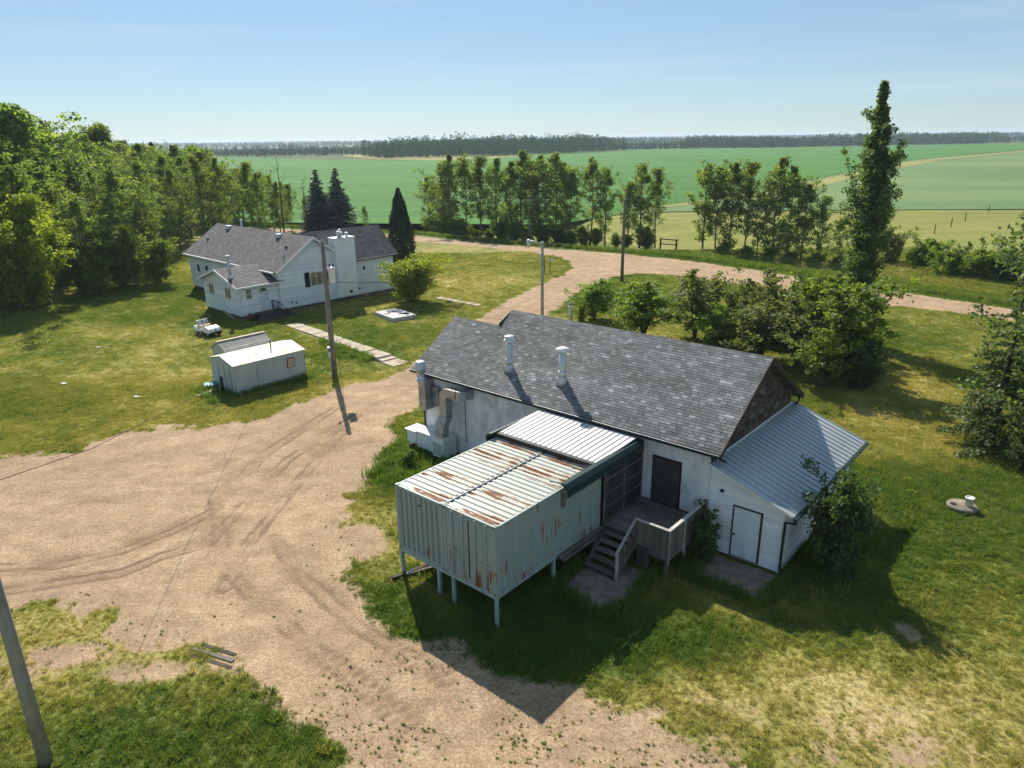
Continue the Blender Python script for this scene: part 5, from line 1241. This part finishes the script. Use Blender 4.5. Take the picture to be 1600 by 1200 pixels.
def conifer(seed, h, rad, n_whorl, mat, core=.25, droop=.25, size=.28, dens=26, gap=0):
    rng = np.random.default_rng(seed); tb = MB(); tb.tube([(0, 0, -.15), (0, 0, h * .5), (0, 0, h * .97)], [rad * .07, rad * .05, .015], 7); C, N, t, T = [], [], [], []
    for w in range(n_whorl):
        f = (w + .5) / n_whorl; z = h * (.04 + .94 * f); rr = rad * (1 - f) ** .85 + .08
        nb = max(5, int(11 * (1 - f) + 4))
        for b in range(nb):
            if gap and rng.random() < gap: continue
            az = rng.uniform(0, 6.28); L_ = rr * rng.uniform(.7, 1.15); m = max(4, int(dens * L_ / rad) + 3)
            u = np.linspace(.2, 1, m); x = L_ * u; zz = z - droop * L_ * u ** 1.5 + .12 * L_ * np.clip(u - .8, 0, 1)
            p = np.stack([x * math.cos(az), x * math.sin(az), zz], 1)
            wid = .22 * L_ * (1.15 - u)
            tb.tube([(0, 0, z), tuple(p[-1])], [.03, .008], 3, False)
            for k in range(m):
                for q in range(3):
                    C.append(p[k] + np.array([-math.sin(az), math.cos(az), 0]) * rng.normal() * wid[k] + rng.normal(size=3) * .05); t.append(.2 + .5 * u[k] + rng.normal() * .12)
    C = np.array(C); N = rng.normal(size=C.shape) * .8 + np.array([0, 0, 1.0])
    me = leaf_mesh('crown', C, size * rng.uniform(.7, 1.3, len(C)), M[mat], rng, aspect=.42, tone=np.array(t), N=N)
    return tb.mesh('trunk', M['bark'], True), me, h
spruce = conifer(210, 11, 2.6, 26, 'needle_blue', droop=.3, size=.42, dens=24)
spruce_thin = conifer(211, 11, 2.9, 24, 'needle_green', droop=.18, size=.24, dens=34, gap=.35)
# dense columnar cedar
def columnar(seed, h, w, n, mat):
    rng = np.random.default_rng(seed); z = h * rng.random(n) ** .9; f = z / h
    rr = w * np.minimum(1, .75 + f * 1.2) * np.clip((1 - f) / .72, 0, 1) ** .75 + .04; az = rng.uniform(0, 6.28, n); lump = 1 + .14 * np.sin(az * 5 + z * 1.3) + .1 * np.sin(az * 3 - z * 2.1)
    rad = rr * lump * rng.uniform(.72, 1.05, n)
    C = np.stack([rad * np.cos(az), rad * np.sin(az), z + .05], 1); N = np.stack([np.cos(az), np.sin(az), rng.normal(size=n) * .25 + .25], 1) + rng.normal(size=(n, 3)) * .45
    me = leaf_mesh('crown', C, .26 * rng.uniform(.6, 1.3, n), M[mat], rng, aspect=.45, tone=.15 + .5 * rng.random(n) + .2 * (lump - 1) / .2, N=N)
    tb = MB(); tb.tube([(0, 0, -.1), (0, 0, h * .85)], [w * .28, .05], 8); return tb.mesh('trunk', M['bark'], True), me, h
cedar = columnar(220, 9.5, 1.25, 12000, 'needle_dark')

def ordinal(i): return ['first', 'second', 'third', 'fourth', 'fifth', 'sixth', 'seventh', 'eighth', 'ninth', 'tenth', 'eleventh', 'twelfth', 'thirteenth', 'fourteenth', 'fifteenth', 'sixteenth', 'seventeenth', 'eighteenth', 'nineteenth', 'twentieth', 'twenty-first'][i]

# tree row beyond the road
row = [(-14.2, 128, 9.5, 0), (-12.2, 124, 8.4, 3), (-11.0, 120, 12.0, 2), (-9.4, 117.6, 13.2, 0), (-7.2, 115.5, 12.6, 3), (-4.6, 114.6, 13.0, 1), (-1.9, 113.6, 12.9, 2), (.2, 113.2, 12.4, 0), (2.0, 112.4, 13.9, 2), (3.4, 114.6, 12.2, 1), (4.6, 111.4, 13.2, 0), (6.9, 110.6, 13.6, 2), (8.2, 112, 12.0, 3), (9.3, 110.0, 11.2, 1), (12.0, 109.2, 12.6, 3), (14.2, 108.6, 11.6, 4), (17.6, 108.2, 9.4, 1), (19.3, 108.0, 12.0, 4), (21.6, 107.8, 11.2, 1)]
for i, (x, y, h, k) in enumerate(row):
    x, y, h = x * 1.1, y * 1.1, h * 1.1
    plant('aspen_tree', aspens[k], (x, y), h, ordinal(i) + ' aspen from the left in the row beyond the road', 'tree', 'aspen row beyond the road', wide=random.uniform(.95, 1.25))
under = [(-15.6 + 2.32 * k + random.uniform(-.5, .5), float(np.interp(-15.6 + 2.32 * k, [-16, -10, 0, 12, 24], [141, 128, 123, 119, 116])) + random.uniform(-.8, 1.5)) for k in range(17)]
for i, (x, y) in enumerate(sorted(under)):
    plant('shrub', bushy[i % 2], (x, y), random.uniform(2.2, 4.2), ordinal(i) + ' shrub from the left at the feet of the aspen row', 'shrub', 'undergrowth of the aspen row', wide=random.uniform(.9, 1.3))
# group on the right
rowR = [(26.0, 97.6, 12.4, 4), (27.4, 96.2, 11.8, 1), (28.8, 95.0, 12.7, 4), (30.3, 93.4, 12.4, 1), (31.6, 92.0, 9.0, 3), (33.2, 90.6, 13.1, 2), (34.4, 89.8, 12.1, 0), (35.6, 88.0, 10.4, 4), (37.2, 86.6, 8.8, 1), (38.8, 85.4, 6.4, 3)]
for i, (x, y, h, k) in enumerate(rowR):
    x, y, h = x * 1.09, y * 1.09, h * 1.1
    plant('aspen_tree', aspens[k], (x, y), h, ordinal(i) + ' aspen from the left in the clump left of the tall poplar', 'tree', 'aspen clump by the poplar', wide=random.uniform(.85, 1.1))
for i, (x, y) in enumerate([(30.6, 103.4), (33.0, 100.6), (35.4, 98.4), (37.6, 96), (39.8, 93.6), (41.8, 91.4), (43.6, 89.6)]):
    plant('shrub', bushy[i % 2], (x, y), random.uniform(2.2, 3.2), ordinal(i) + ' shrub from the left under the aspen clump', 'shrub', 'undergrowth of the aspen clump')
plant('poplar_tree', poplar, (26.9, 55.4), 18.9, 'tall narrow dark poplar rising above the horizon', 'tree', rz=.4, wide=.98)
for i, (x, y, h, b, lab) in enumerate([(44.3, 84.2, 5.0, ragged[0], 'grey-green round bush right behind the tall poplar'), (47.4, 82, 3.6, bushy[0], 'low bush, first right of the grey-green bush by the road'), (51.0, 80.5, 3.4, ragged[0], 'dull green bush set back from the roadside hedge'), (46.8, 76.3, 3.3, bushy[1], 'bright green bush at the left end of the roadside hedge'), (48.8, 74.2, 3.6, bushy[0], 'middle bush of the roadside hedge at right'), (50.8, 72.3, 3.9, lilac, 'dark bush at the right end of the roadside hedge')]):
    plant('roadside_bush', b, (x * 1.09, y * 1.09), h * 1.35, lab, 'bush', 'bushes along the road at right')
plant('edge_tree', edge_tree, (25.6, 31.6), 13.4, 'leafy tree cut off by the right picture edge', 'tree', rz=1.0)
plant('spruce_tree', spruce_thin, (24.9, 34.2), 9.6, 'thin spruce with long boughs beside the right-edge tree', 'tree', rz=2.0)
plant('shrub', shrub_dark, (24.4, 31.2), 1.7, 'small weedy shrub at the foot of the right-edge tree', 'shrub')
# yard trees behind the workshop
for (x, y, h, b, w, lab) in [(7.5, 62.9, 3.4, fruit[0], 1.05, 'low spreading fruit tree nearest the yard light'), (5.9, 58.6, 2.6, fruit[1], .5, 'thin sapling in front of the low fruit tree'), (10.7, 56.6, 4.5, fruit[1], 1.05, 'rounded fruit tree behind the middle of the workshop ridge'),
                          (14.8, 56.0, 5.7, ragged[0], 1.0, 'ragged dark tree right of the rounded fruit tree'), (15.7, 52.4, 3.2, fruit[0], 1.0, 'bright low bush in front of the ragged dark tree'), (18.4, 57.2, 4.6, ragged[0], .7, 'sparse dull tree right of the ragged dark tree'),
                          (21.4, 55.8, 4.8, ragged[0], .9, 'dull brownish bush left of the poplar foot'), (18.0, 49.8, 3.8, fruit[2], 1.2, 'wide dull bush near the workshop gable ridge'), (20.0, 48.0, 4.6, ragged[0], 1.1, 'dull olive bush in the middle of the thicket'),
                          (22.4, 50.2, 5.4, ragged[1], 1.0, 'tall green bush at the back of the thicket'), (22.2, 45.8, 5.7, ragged[1], 1.1, 'tall leafy bush at the right end of the thicket'), (20.0, 43.8, 3.4, fruit[0], .9, 'low green bush in front of the thicket'), (22.3, 43.6, 2.8, lilac, 1.0, 'dark low bush at the right foot of the thicket'), (24.6, 52.6, 5.0, ragged[1], .9, 'green bush at the foot of the poplar')]:
    if 'thicket' in lab or 'bush' in lab: h, w = h * 1.12, w * 1.35
    elif 'sapling' not in lab: w = w * 1.45
    plant('fruit_tree' if 'fruit' in lab else 'bush', b, (x, y), h, lab, 'fruit tree' if 'fruit' in lab else 'bush', 'trees and bushes behind the workshop', wide=w)
plant('lilac_bush', lilac, bw(7.55, 10.3), 4.0, 'dark leafy bush leaning against the annex side wall', 'bush', rz=.7, wide=.8)
plant('shrub', shrub_dark, bw(3.35, 8.05), 1.95, 'dark shrub between the deck and the side door', 'shrub', rz=.2)
for i, (s, t, h, lab) in enumerate(((-9.4, 6.9, 1.0, 'tall weeds right below the air handler'), (-11.9, 6.6, .7, 'bright weeds left of the air handler'), (-8.2, 5.6, .9, 'weeds behind the left container'), (-6.7, 4.2, .6, 'low weeds beside the left container wall'), (-7.4, 6.8, .9, 'dark weeds between air handler and container'))):
    plant('weed_clump', weedbush, bw(s, t), h, lab, 'weeds', 'weeds beside the workshop')
plant('weed_clump', weedbush, bw(.0, 4.3), .5, 'small weeds beside the deck stairs', 'weeds', 'weeds beside the workshop')
# by the house
plant('round_bush', grow(231, 4, .04, oval(2.5, .8), 80, 32, .42, 52, .20, 'leaf_lime', 'bark', .12, stems=4, spread=1.2, ncl=4), (-9.9, 71.6), 4.0, 'round yellow-green bush at the right corner of the house', 'bush', wide=1.2)
plant('cedar_tree', cedar, (-14.3, 95.0), 9.6, 'tall dark columnar cedar behind the house roof', 'tree', wide=1.4)
plant('cedar_tree', cedar, (-13.0, 79.6), 4.6, 'short cedar between house corner and round bush', 'tree', wide=1.2)
for (x, y, h, lab) in ((-34.2, 131.6, 11.0, 'left of two blue spruces behind the house'), (-30.6, 131.2, 11.2, 'right of two blue spruces behind the house')): plant('spruce_tree', spruce, (x, y), h, lab, 'tree', 'blue spruces behind the house', wide=1.35)
plant('lime_tree', lime, (-48.5, 70.5), 10.3, 'large yellow-green round tree at the left picture edge', 'tree', rz=.5)
for i, (x, y, h, b, lab) in enumerate([(-44.6, 76.6, 4.0, bushy[0], 'low bush right beside the large yellow-green tree'), (-43.6, 80.6, 6.6, bushy[1], 'tallest bush along the front of the wood'), (-40.9, 83.2, 4.9, bushy[0], 'rounded bush at the right end of the wood edge'), (-47.0, 79, 5.5, bushy[1], 'dark bush behind the low one at the wood edge')]):
    plant('bush', b, (x, y), h, lab, 'bush', 'bushes along the wood edge')
# the wood on the left: crowns one can tell apart are trees of their own
def front(y): return np.interp(y, [60, 65, 72, 78, 86, 100, 122, 145, 170], [-52, -50.5, -49, -46, -44.5, -48.5, -52, -47.5, -42])
placed = []
rw = random.Random(31)
tries = 0
while len(placed) < 150 and tries < 6000:
    tries += 1
    y = rw.uniform(62, 158); x = front(y) - rw.random() ** 1.3 * (48 if y < 130 else 30)
    # outside the picture on the left: keep only a margin
    if x / max(y, 1) < -.86: continue
    if all((x - a) ** 2 + (y - b) ** 2 > (3.0 + .012 * y) ** 2 for a, b, _ in placed): placed.append((x, y, front(y) - x))
placed.sort(key=lambda p: p[2])
edge = sorted([p for p in placed if p[2] < 5.5], key=lambda p: p[0] / p[1])
ids = {id(p): i for i, p in enumerate(edge)}
for p in placed:
    x, y, d = p
    hgt = np.interp(d, [0, 4, 14, 40], [10.0, 12.5, 15.5, 17.5]) * np.interp(y, [60, 80, 110, 140, 160], [1.0, 1.0, 1.0, .92, .8]) + rw.uniform(-1.6, 1.8)
    if d > 12 and rw.random() < .12: hgt += 2.5
    pr = rw.choice(aspens + oaks) if d > 5 else rw.choice(aspens)
    q = x / y
    side = 'at the left picture edge' if q < -.66 else 'above the large yellow-green tree' if q < -.58 else 'above the bushes of the wood edge' if q < -.48 else 'nearest the farmhouse'
    if id(p) in ids and ids[id(p)] < 20: lab = ordinal(ids[id(p)]) + ' tree from the left along the front edge of the wood'
    elif d < 5.5: lab = 'aspen at the right end of the wood edge behind the house'
    elif d < 12: lab = 'aspen in the second rank of the wood, ' + side
    elif d < 24: lab = 'tree in the middle of the dense wood, ' + side
    else: lab = 'tall tree on the skyline of the wood, ' + side
    plant('forest_tree', pr, (x, y), hgt, lab, 'tree', 'trees of the wood on the left', wide=rw.uniform(1.05, 1.45))
# right end of the wood, seen behind the house
for i, (x, y, h, k) in enumerate([(-45.2, 128, 12.0, 1), (-43.0, 133, 10.0, 4), (-40.6, 136, 8.0, 1), (-38.6, 139, 6.0, 0), (-47.5, 121, 13.0, 0), (-36.9, 138, 6.6, 4), (-27.0, 136, 5.0, 3), (-48.8, 116, 13.5, 2), (-42.2, 124, 10.5, 0), (-40.6, 129, 8.8, 2)]):
    plant('forest_tree', aspens[k], (x, y), h, ordinal(i) + ' small aspen of the loose group behind the house roof', 'tree', 'loose aspens behind the house')
def bare(seed, h, loc, label):
    rng = np.random.default_rng(seed); m = MB(); m.tube([(0, 0, -.1), (.1, 0, h * .5), (.05, .1, h)], [.16, .09, .012], 7)
    tb = m.build('trunk', M['bark'], None, True)
    e = tag(empty('dead_tree', (*loc, 0)), label, 'dead tree'); tb.parent = e
    for i in range(18):
        z = h * rng.uniform(.35, .97); a = rng.uniform(0, 6.28); L_ = (h - z) * .35 + .5
        p = np.array([math.cos(a) * L_, math.sin(a) * L_, L_ * rng.uniform(.4, 1.1)])
        MB().tube([(.08, .03, z), (.08 + p[0] * .5, p[1] * .5, z + p[2] * .4), (.08 + p[0], p[1], z + p[2])], [.035, .02, .006], 4).build('branch', M['bark'], e)
bare(301, 14.6, (-38.6, 124.5), 'tall bare dead tree behind the house roof')
bare(302, 9.5, (-35.8, 128.5), 'shorter bare tree between dead tree and spruces')

# far woods: one mass each
def far_wood(name, pts, n, hr, label, seed, leaf=1.7, per=34, fill=1.0):
    rng = np.random.default_rng(seed); xs = np.array([p[0] for p in pts]); ys = np.array([p[1] for p in pts])
    bx = rng.uniform(xs.min(), xs.max(), n * 12); by = rng.uniform(ys.min(), ys.max(), n * 12); ok = inside(bx, by, pts); bx, by = bx[ok][:n], by[ok][:n]
    C, s, t = [], [], []
    for x, y in zip(bx, by):
        h = rng.uniform(*hr) * (.6 + .75 * fbm(np.array([x]), np.array([y]), 45, 3)[0]); w = h * .20; m = per
        f = rng.random(m); r = w * np.sin(np.pi * np.clip(f * .88 + .1, 0, 1)) ** .7 * rng.uniform(.5, 1.1, m); a = rng.uniform(0, 6.28, m)
        C.append(np.stack([x + r * np.cos(a), y + r * np.sin(a), h * (.08 + .92 * f)], 1)); s.append(np.full(m, leaf)); t.append(np.full(m, rng.uniform(.1, .7)) + rng.normal(size=m) * .15)
    C = np.concatenate(C); me = leaf_mesh(name, C, np.concatenate(s) * rng.uniform(.6, 1.3, len(C)), M['far_tree'], rng, tone=np.concatenate(t), aspect=.7)
    return tag(obj(name, me), label, kind='stuff')
far_wood('far_wood', [(-150, 760), (-105, 650), (-55, 700), (0, 720), (60, 770), (95, 830), (150, 930), (110, 980), (-60, 900)], 1500, (10, 19), 'dark far wood on the low rise beyond the crop field', 1)
far_wood('far_wood', [(-420, 930), (-280, 840), (-180, 860), (-110, 900), (-60, 1000), (-250, 1100), (-480, 1100)], 900, (4.5, 7.5), 'low scrubby far wood at the left end of the crop field', 2)
far_wood('far_wood', [(230, 1010), (300, 960), (420, 1000), (520, 1050), (560, 1130), (430, 1120), (260, 1090)], 800, (7, 15.5), 'far tree belt behind the fields, left of the poplar', 3, 2.0)
far_wood('far_wood', [(440, 1010), (600, 1060), (760, 1130), (740, 1200), (560, 1150)], 600, (7, 16.5), 'far tree belt behind the fields, right of the poplar', 4, 2.0)
far_wood('far_wood', [(130, 990), (185, 960), (260, 1010), (270, 1060), (150, 1050)], 170, (6, 9), 'thin far tree line behind the crop field', 5, 2.0)
for i, (y, x0, x1, d, n, h) in enumerate(((1350, -900, 1300, 120, 900, (7, 10)), (1900, -300, 1900, 220, 1500, (9, 13)), (2700, -2400, 2600, 300, 2000, (9, 13)), (4000, -3600, 4000, 500, 2200, (10, 15)), (6500, -6000, 6000, 900, 2400, (12, 18)), (9500, -9000, 9000, 1500, 2600, (16, 26)))):
    rngb = np.random.default_rng(50 + i); k = 16; xx = np.linspace(x0, x1, k)
    lo = y + rngb.uniform(-.5, .5, k) * d; hi = lo + d * rngb.uniform(.15, 1.0, k)
    far_wood('distant_wood', list(zip(xx, lo)) + list(zip(xx[::-1], hi[::-1])), n, h, 'band of hazy woodland on the horizon, number %s from the nearest' % ['one', 'two', 'three', 'four', 'five', 'six'][i], 60 + i, 3.2 + 1.6 * i, 14)

# ------------------------------------------------------------------ grass, clover, verge
def clump_mesh(n, h, spread, w, rng, lean=.5):
    V, F = [], []
    for i in range(n):
        a = rng.uniform(0, 6.28); r = spread * math.sqrt(rng.random()); x, y = r * math.cos(a), r * math.sin(a)
        b = rng.uniform(0, 6.28); hh = h * rng.uniform(.55, 1.15); l = lean * hh * rng.uniform(.2, 1.2); t = rng.uniform(0, 6.28)
        dx, dy = math.cos(t) * w * .5, math.sin(t) * w * .5; ex, ey = math.cos(b) * l, math.sin(b) * l
        k = len(V)
        V += [(x - dx, y - dy, 0), (x + dx, y + dy, 0), (x + dx * .7 + ex * .4, y + dy * .7 + ey * .4, hh * .6), (x - dx * .7 + ex * .4, y - dy * .7 + ey * .4, hh * .6), (x + ex, y + ey, hh)]
        F += [(k, k + 1, k + 2, k + 3), (k + 3, k + 2, k + 4)]
    return V, F
def scatter(name, pts, rot, scl, dry, clump, mat, label):
    """pts instanced with the clump by a node tree inside the object itself"""
    V, F = clump; nb = len(V); n = len(pts)
    me = bpy.data.meshes.new(name); me.from_pydata([tuple(v) for v in V] + [tuple(map(float, p)) for p in pts], [], F); me.materials.append(mat)
    def at(nm, ty, val, key='value'):
        a = me.attributes.new(nm, ty, 'POINT'); a.data.foreach_set(key, val)
    at('is_pt', 'BOOLEAN', np.concatenate([np.zeros(nb, bool), np.ones(n, bool)]))
    at('scl', 'FLOAT', np.concatenate([np.ones(nb), scl]).astype(np.float32)); at('dry', 'FLOAT', np.concatenate([np.zeros(nb), dry]).astype(np.float32))
    rv = np.zeros((nb + n, 3), np.float32); rv[nb:, 2] = rot; at('rotv', 'FLOAT_VECTOR', rv.ravel(), 'vector')
    o = obj(name, me); g = bpy.data.node_groups.new(name + '_nodes', 'GeometryNodeTree')
    g.interface.new_socket('Geometry', in_out='INPUT', socket_type='NodeSocketGeometry'); g.interface.new_socket('Geometry', in_out='OUTPUT', socket_type='NodeSocketGeometry')
    N = g.nodes; Lk = g.links.new; gi = N.new('NodeGroupInput'); go = N.new('NodeGroupOutput'); sp = N.new('GeometryNodeSeparateGeometry'); sp.domain = 'POINT'; ip = N.new('GeometryNodeInstanceOnPoints')
    def na(nm, ty):
        q = N.new('GeometryNodeInputNamedAttribute'); q.data_type = ty; q.inputs['Name'].default_value = nm; return q.outputs['Attribute']
    Lk(gi.outputs[0], sp.inputs['Geometry']); Lk(na('is_pt', 'BOOLEAN'), sp.inputs['Selection'])
    Lk(sp.outputs['Selection'], ip.inputs['Points']); Lk(sp.outputs['Inverted'], ip.inputs['Instance'])
    Lk(na('rotv', 'FLOAT_VECTOR'), ip.inputs['Rotation']); Lk(na('scl', 'FLOAT'), ip.inputs['Scale']); Lk(ip.outputs['Instances'], go.inputs[0])
    o.modifiers.new('scatter', 'NODES').node_group = g
    return tag(o, label, kind='stuff')
rgn = np.random.default_rng(5)
FOOT = [[bw(-13.2, 8.9), bw(6.1, 8.9), bw(6.1, 17), bw(-13.2, 17)], [hw(0, -.1), hw(17.5, -.4), hw(17.5, 5.4), hw(11.7, 5.4), hw(11.7, 18.8), hw(3.9, 18.8), hw(3.9, 7.1), hw(0, 7.1)], [sw(0, 0), sw(5.1, 0), sw(5.1, 3.2), sw(0, 3.2)], [sw(1.76, 4.54), sw(5.2, 4.54), sw(5.2, 6.7), sw(1.76, 6.7)],
        [bw(.2, 2.9), bw(2.5, 2.9), bw(2.6, 5.7), bw(.2, 5.7)], [bw(3.5, 6.9), bw(6.2, 6.9), bw(6.2, 8.9), bw(3.5, 8.9)], [(-19.9, 61.7), (-19.0, 63.0), (-8.2, 50.6), (-9.5, 49.4)], [(-12.8, 65.7), (-10.4, 62.3), (-8.8, 64.6), (-11.1, 67.6)]]
def in_view(x, y, m=1.35):
    dep = y * .946 + 15.5 * .324; return np.abs(x) < dep * .715 * m + 1
def ground_z(x, y): return (fbm(x, y, 6) - .5) * .10 + (fbm(x, y, 1.1, 2) - .5) * .035 * sstep(70, 40, y)
def sow(n, x0, x1, y0, y1):
    # denser towards the front of the yard
    y = y0 + (y1 - y0) * rgn.random(n); x = rgn.uniform(x0, x1, n); k = in_view(x, y); x, y = x[k], y[k]
    for f in FOOT:
        k = ~inside(x, y, f); x, y = x[k], y[k]
    d, dr, tr, sd = masks(x, y); return x, y, d, dr, tr
def lawn_grass(name, n, area, hscale, label, clump):
    x, y, d, dr, tr = sow(n, *area)
    k = rgn.random(len(x)) > sstep(.25, .72, d + (fbm(x, y, .8, 2) - .5) * .5) * 1.0
    x, y, dr = x[k], y[k], dr[k]
    hs = hscale * rgn.uniform(.4, 1.5, len(x)) * (.7 + .6 * fbm(x + 5, y + 3, .9, 2)) * (1.35 - .75 * dr)
    return scatter(name, np.stack([x, y, ground_z(x, y) - .005], 1), rgn.uniform(0, 6.28, len(x)), hs, np.clip(dr + rgn.normal(size=len(x)) * .13, 0, 1), clump, M['grass'], label)
rc_ = np.random.default_rng(8)
cl_a = clump_mesh(16, .065, .09, .013, rc_, 1.0); cl_b = clump_mesh(14, .08, .16, .024, rc_, 1.1); cl_c = clump_mesh(16, .62, .30, .05, rc_, .5)
lawn_grass('near_grass', 165000, (-26, 36, 8, 28), 1.0, 'short grass on the near lawn', cl_a)
lawn_grass('middle_grass', 185000, (-50, 50, 28, 48), 1.0, 'short grass on the middle lawn', cl_b)
lawn_grass('back_grass', 170000, (-66, 60, 48, 104), 1.25, 'short grass on the back lawn', cl_b)
cl_t = clump_mesh(24, .13, .11, .02, rc_, .9)
lawn_grass('lawn_tufts', 36000, (-36, 40, 8, 46), 1.0, 'coarser tufts scattered over the lawn', cl_t)
# scattered weeds in the dirt
n = 30000; x = rgn.uniform(-16, 16, n); y = rgn.uniform(12.5, 30, n); k = in_view(x, y); x, y = x[k], y[k]
d, dr, tr, sd = masks(x, y); dens = np.clip(1.15 - np.hypot((x - 1.5) / 10, (y - 15.6) / 4.2), 0, 1) * .55 + .05 * sstep(3.0, .3, sd)
k = (d > .25) & (rgn.random(len(x)) < dens * sstep(.40, .66, fbm(x, y, 1.3, 3))); x, y = x[k], y[k]
for f in FOOT:
    kk = ~inside(x, y, f); x, y = x[kk], y[kk]
scatter('dirt_weeds', np.stack([x, y, ground_z(x, y) - .005], 1), rgn.uniform(0, 6, len(x)), rgn.uniform(.45, 1.15, len(x)), np.clip(rgn.normal(size=len(x)) * .2 + .3, 0, 1), clump_mesh(9, .07, .035, .03, rc_, 1.4), M['grass'], 'small weeds dotted over the thin dirt')
# tall verge grass along the far side of the road, under the containers and beside the workshop
vx, vy = [], []
vl = [(-60, 148), (-27.3, 131.2), (-15.6, 126), (0.9, 112.2), (14.6, 104.0), (22.6, 98.4), (29, 90.4), (36.6, 80.4), (41, 74.8), (46.4, 67.6), (51, 62), (76, 32)]
for (a, b) in zip(vl[:-1], vl[1:]):
    L_ = math.hypot(b[0] - a[0], b[1] - a[1]); m = int(L_ * 26); u = rgn.random(m); off = rgn.uniform(-.6, 3.2, m); nx_, ny_ = -(b[1] - a[1]) / L_, (b[0] - a[0]) / L_
    if nx_ * 1 + ny_ * 1 < 0: nx_, ny_ = -nx_, -ny_
    vx.append(a[0] + (b[0] - a[0]) * u + nx_ * off); vy.append(a[1] + (b[1] - a[1]) * u + ny_ * off)
vx = np.concatenate(vx); vy = np.concatenate(vy)
scatter('verge_grass', np.stack([vx, vy, dip(vx, vy)], 1), rgn.uniform(0, 6.28, len(vx)), rgn.uniform(.5, 1.2, len(vx)), np.clip(rgn.normal(size=len(vx)) * .14 + .22, 0, 1), cl_c, M['grass'], 'tall bright grass along the far road verge')
tx, ty = [], []
for (s0, s1, t0, t1, m) in ((-.1, .3, 2.7, 5, 60), (.2, 2.6, 2.55, 2.95, 90), (2.4, 2.8, 3, 6, 80), (3.2, 6.4, 6.5, 6.95, 90), (6.1, 6.5, 6.8, 9, 50), (-5, .2, .3, 6, 500), (-13, -5, 4.5, 8.2, 520), (-7.4, -5.1, 1.5, 6, 160), (.3, 3, 6.2, 8.8, 120), (6.1, 8.5, 9, 14, 200), (3.0, 3.8, 6.5, 8.8, 60)):
    ss = rgn.uniform(s0, s1, m); tt = rgn.uniform(t0, t1, m); c, q = math.cos(BZ), math.sin(BZ); tx.append(BO[0] + ss * c - tt * q); ty.append(BO[1] + ss * q + tt * c)
for f, m in (([sw(-.4, -.35), sw(5.3, -.35), sw(5.3, -.02), sw(-.4, -.02)], 120), ([(-15.5, 55.6), (-10.6, 50.4), (-10.2, 51.6), (-15.6, 57.2)], 160), ([sw(-1.8, -.4), sw(-.2, -.2), sw(-.2, 3.4), sw(-1.6, 3.4)], 90)):
    u, v = rgn.random(m), rgn.random(m); A_, B2, C_, D_ = [np.array(p) for p in f]; q = (A_[None] * (1 - u[:, None]) + B2[None] * u[:, None]) * (1 - v[:, None]) + (D_[None] * (1 - u[:, None]) + C_[None] * u[:, None]) * v[:, None]; tx.append(q[:, 0]); ty.append(q[:, 1])
tx = np.concatenate(tx); ty = np.concatenate(ty)
scatter('rank_grass', np.stack([tx, ty, np.zeros(len(tx))], 1), rgn.uniform(0, 6.28, len(tx)), rgn.uniform(.15, .85, len(tx)), np.clip(rgn.normal(size=len(tx)) * .12 + .12, 0, 1), cl_c, M['grass'], 'rank grass under the containers and along the walls')
# white clover heads
n = 16000; x = rgn.uniform(-14, 24, n); y = rgn.uniform(13, 32, n); k = in_view(x, y); x, y = x[k], y[k]; d, dr, tr, sd = masks(x, y)
k = (d < .3) & (rgn.random(len(x)) < sstep(.52, .72, fbm(x + 90, y, 2.4, 2)) * .35 * sstep(.6, .3, dr)); x, y = x[k], y[k]
for f in FOOT:
    kk = ~inside(x, y, f); x, y = x[kk], y[kk]
fv = MB().lathe([(.006, .055), (.011, .062), (.010, .072), (.003, .078)], 0, 0, 5); 
scatter('clover_flowers', np.stack([x, y, ground_z(x, y)], 1), rgn.uniform(0, 6, len(x)), rgn.uniform(.7, 1.3, len(x)), np.zeros(len(x)), (fv.v, fv.f), M['flower'], 'tiny white clover heads in the near lawn')

# ------------------------------------------------------------------ air
hz = MB().box(-13500, 13500, -60, 15500, -2.0, 34).build('haze', None)
hm = bpy.data.materials.new('haze'); hm.use_nodes = True; hn = hm.node_tree.nodes; hn.remove(hn['Principled BSDF'])
pv_ = hn.new('ShaderNodeVolumePrincipled'); pv_.inputs['Color'].default_value = (.72, .87, 1.0, 1); pv_.inputs['Density'].default_value = .00015; pv_.inputs['Anisotropy'].default_value = .2
hm.node_tree.links.new(pv_.outputs['Volume'], hn['Material Output'].inputs['Volume']); hz.data.materials.append(hm)
tag(hz, 'thin summer haze over the fields', kind='stuff')
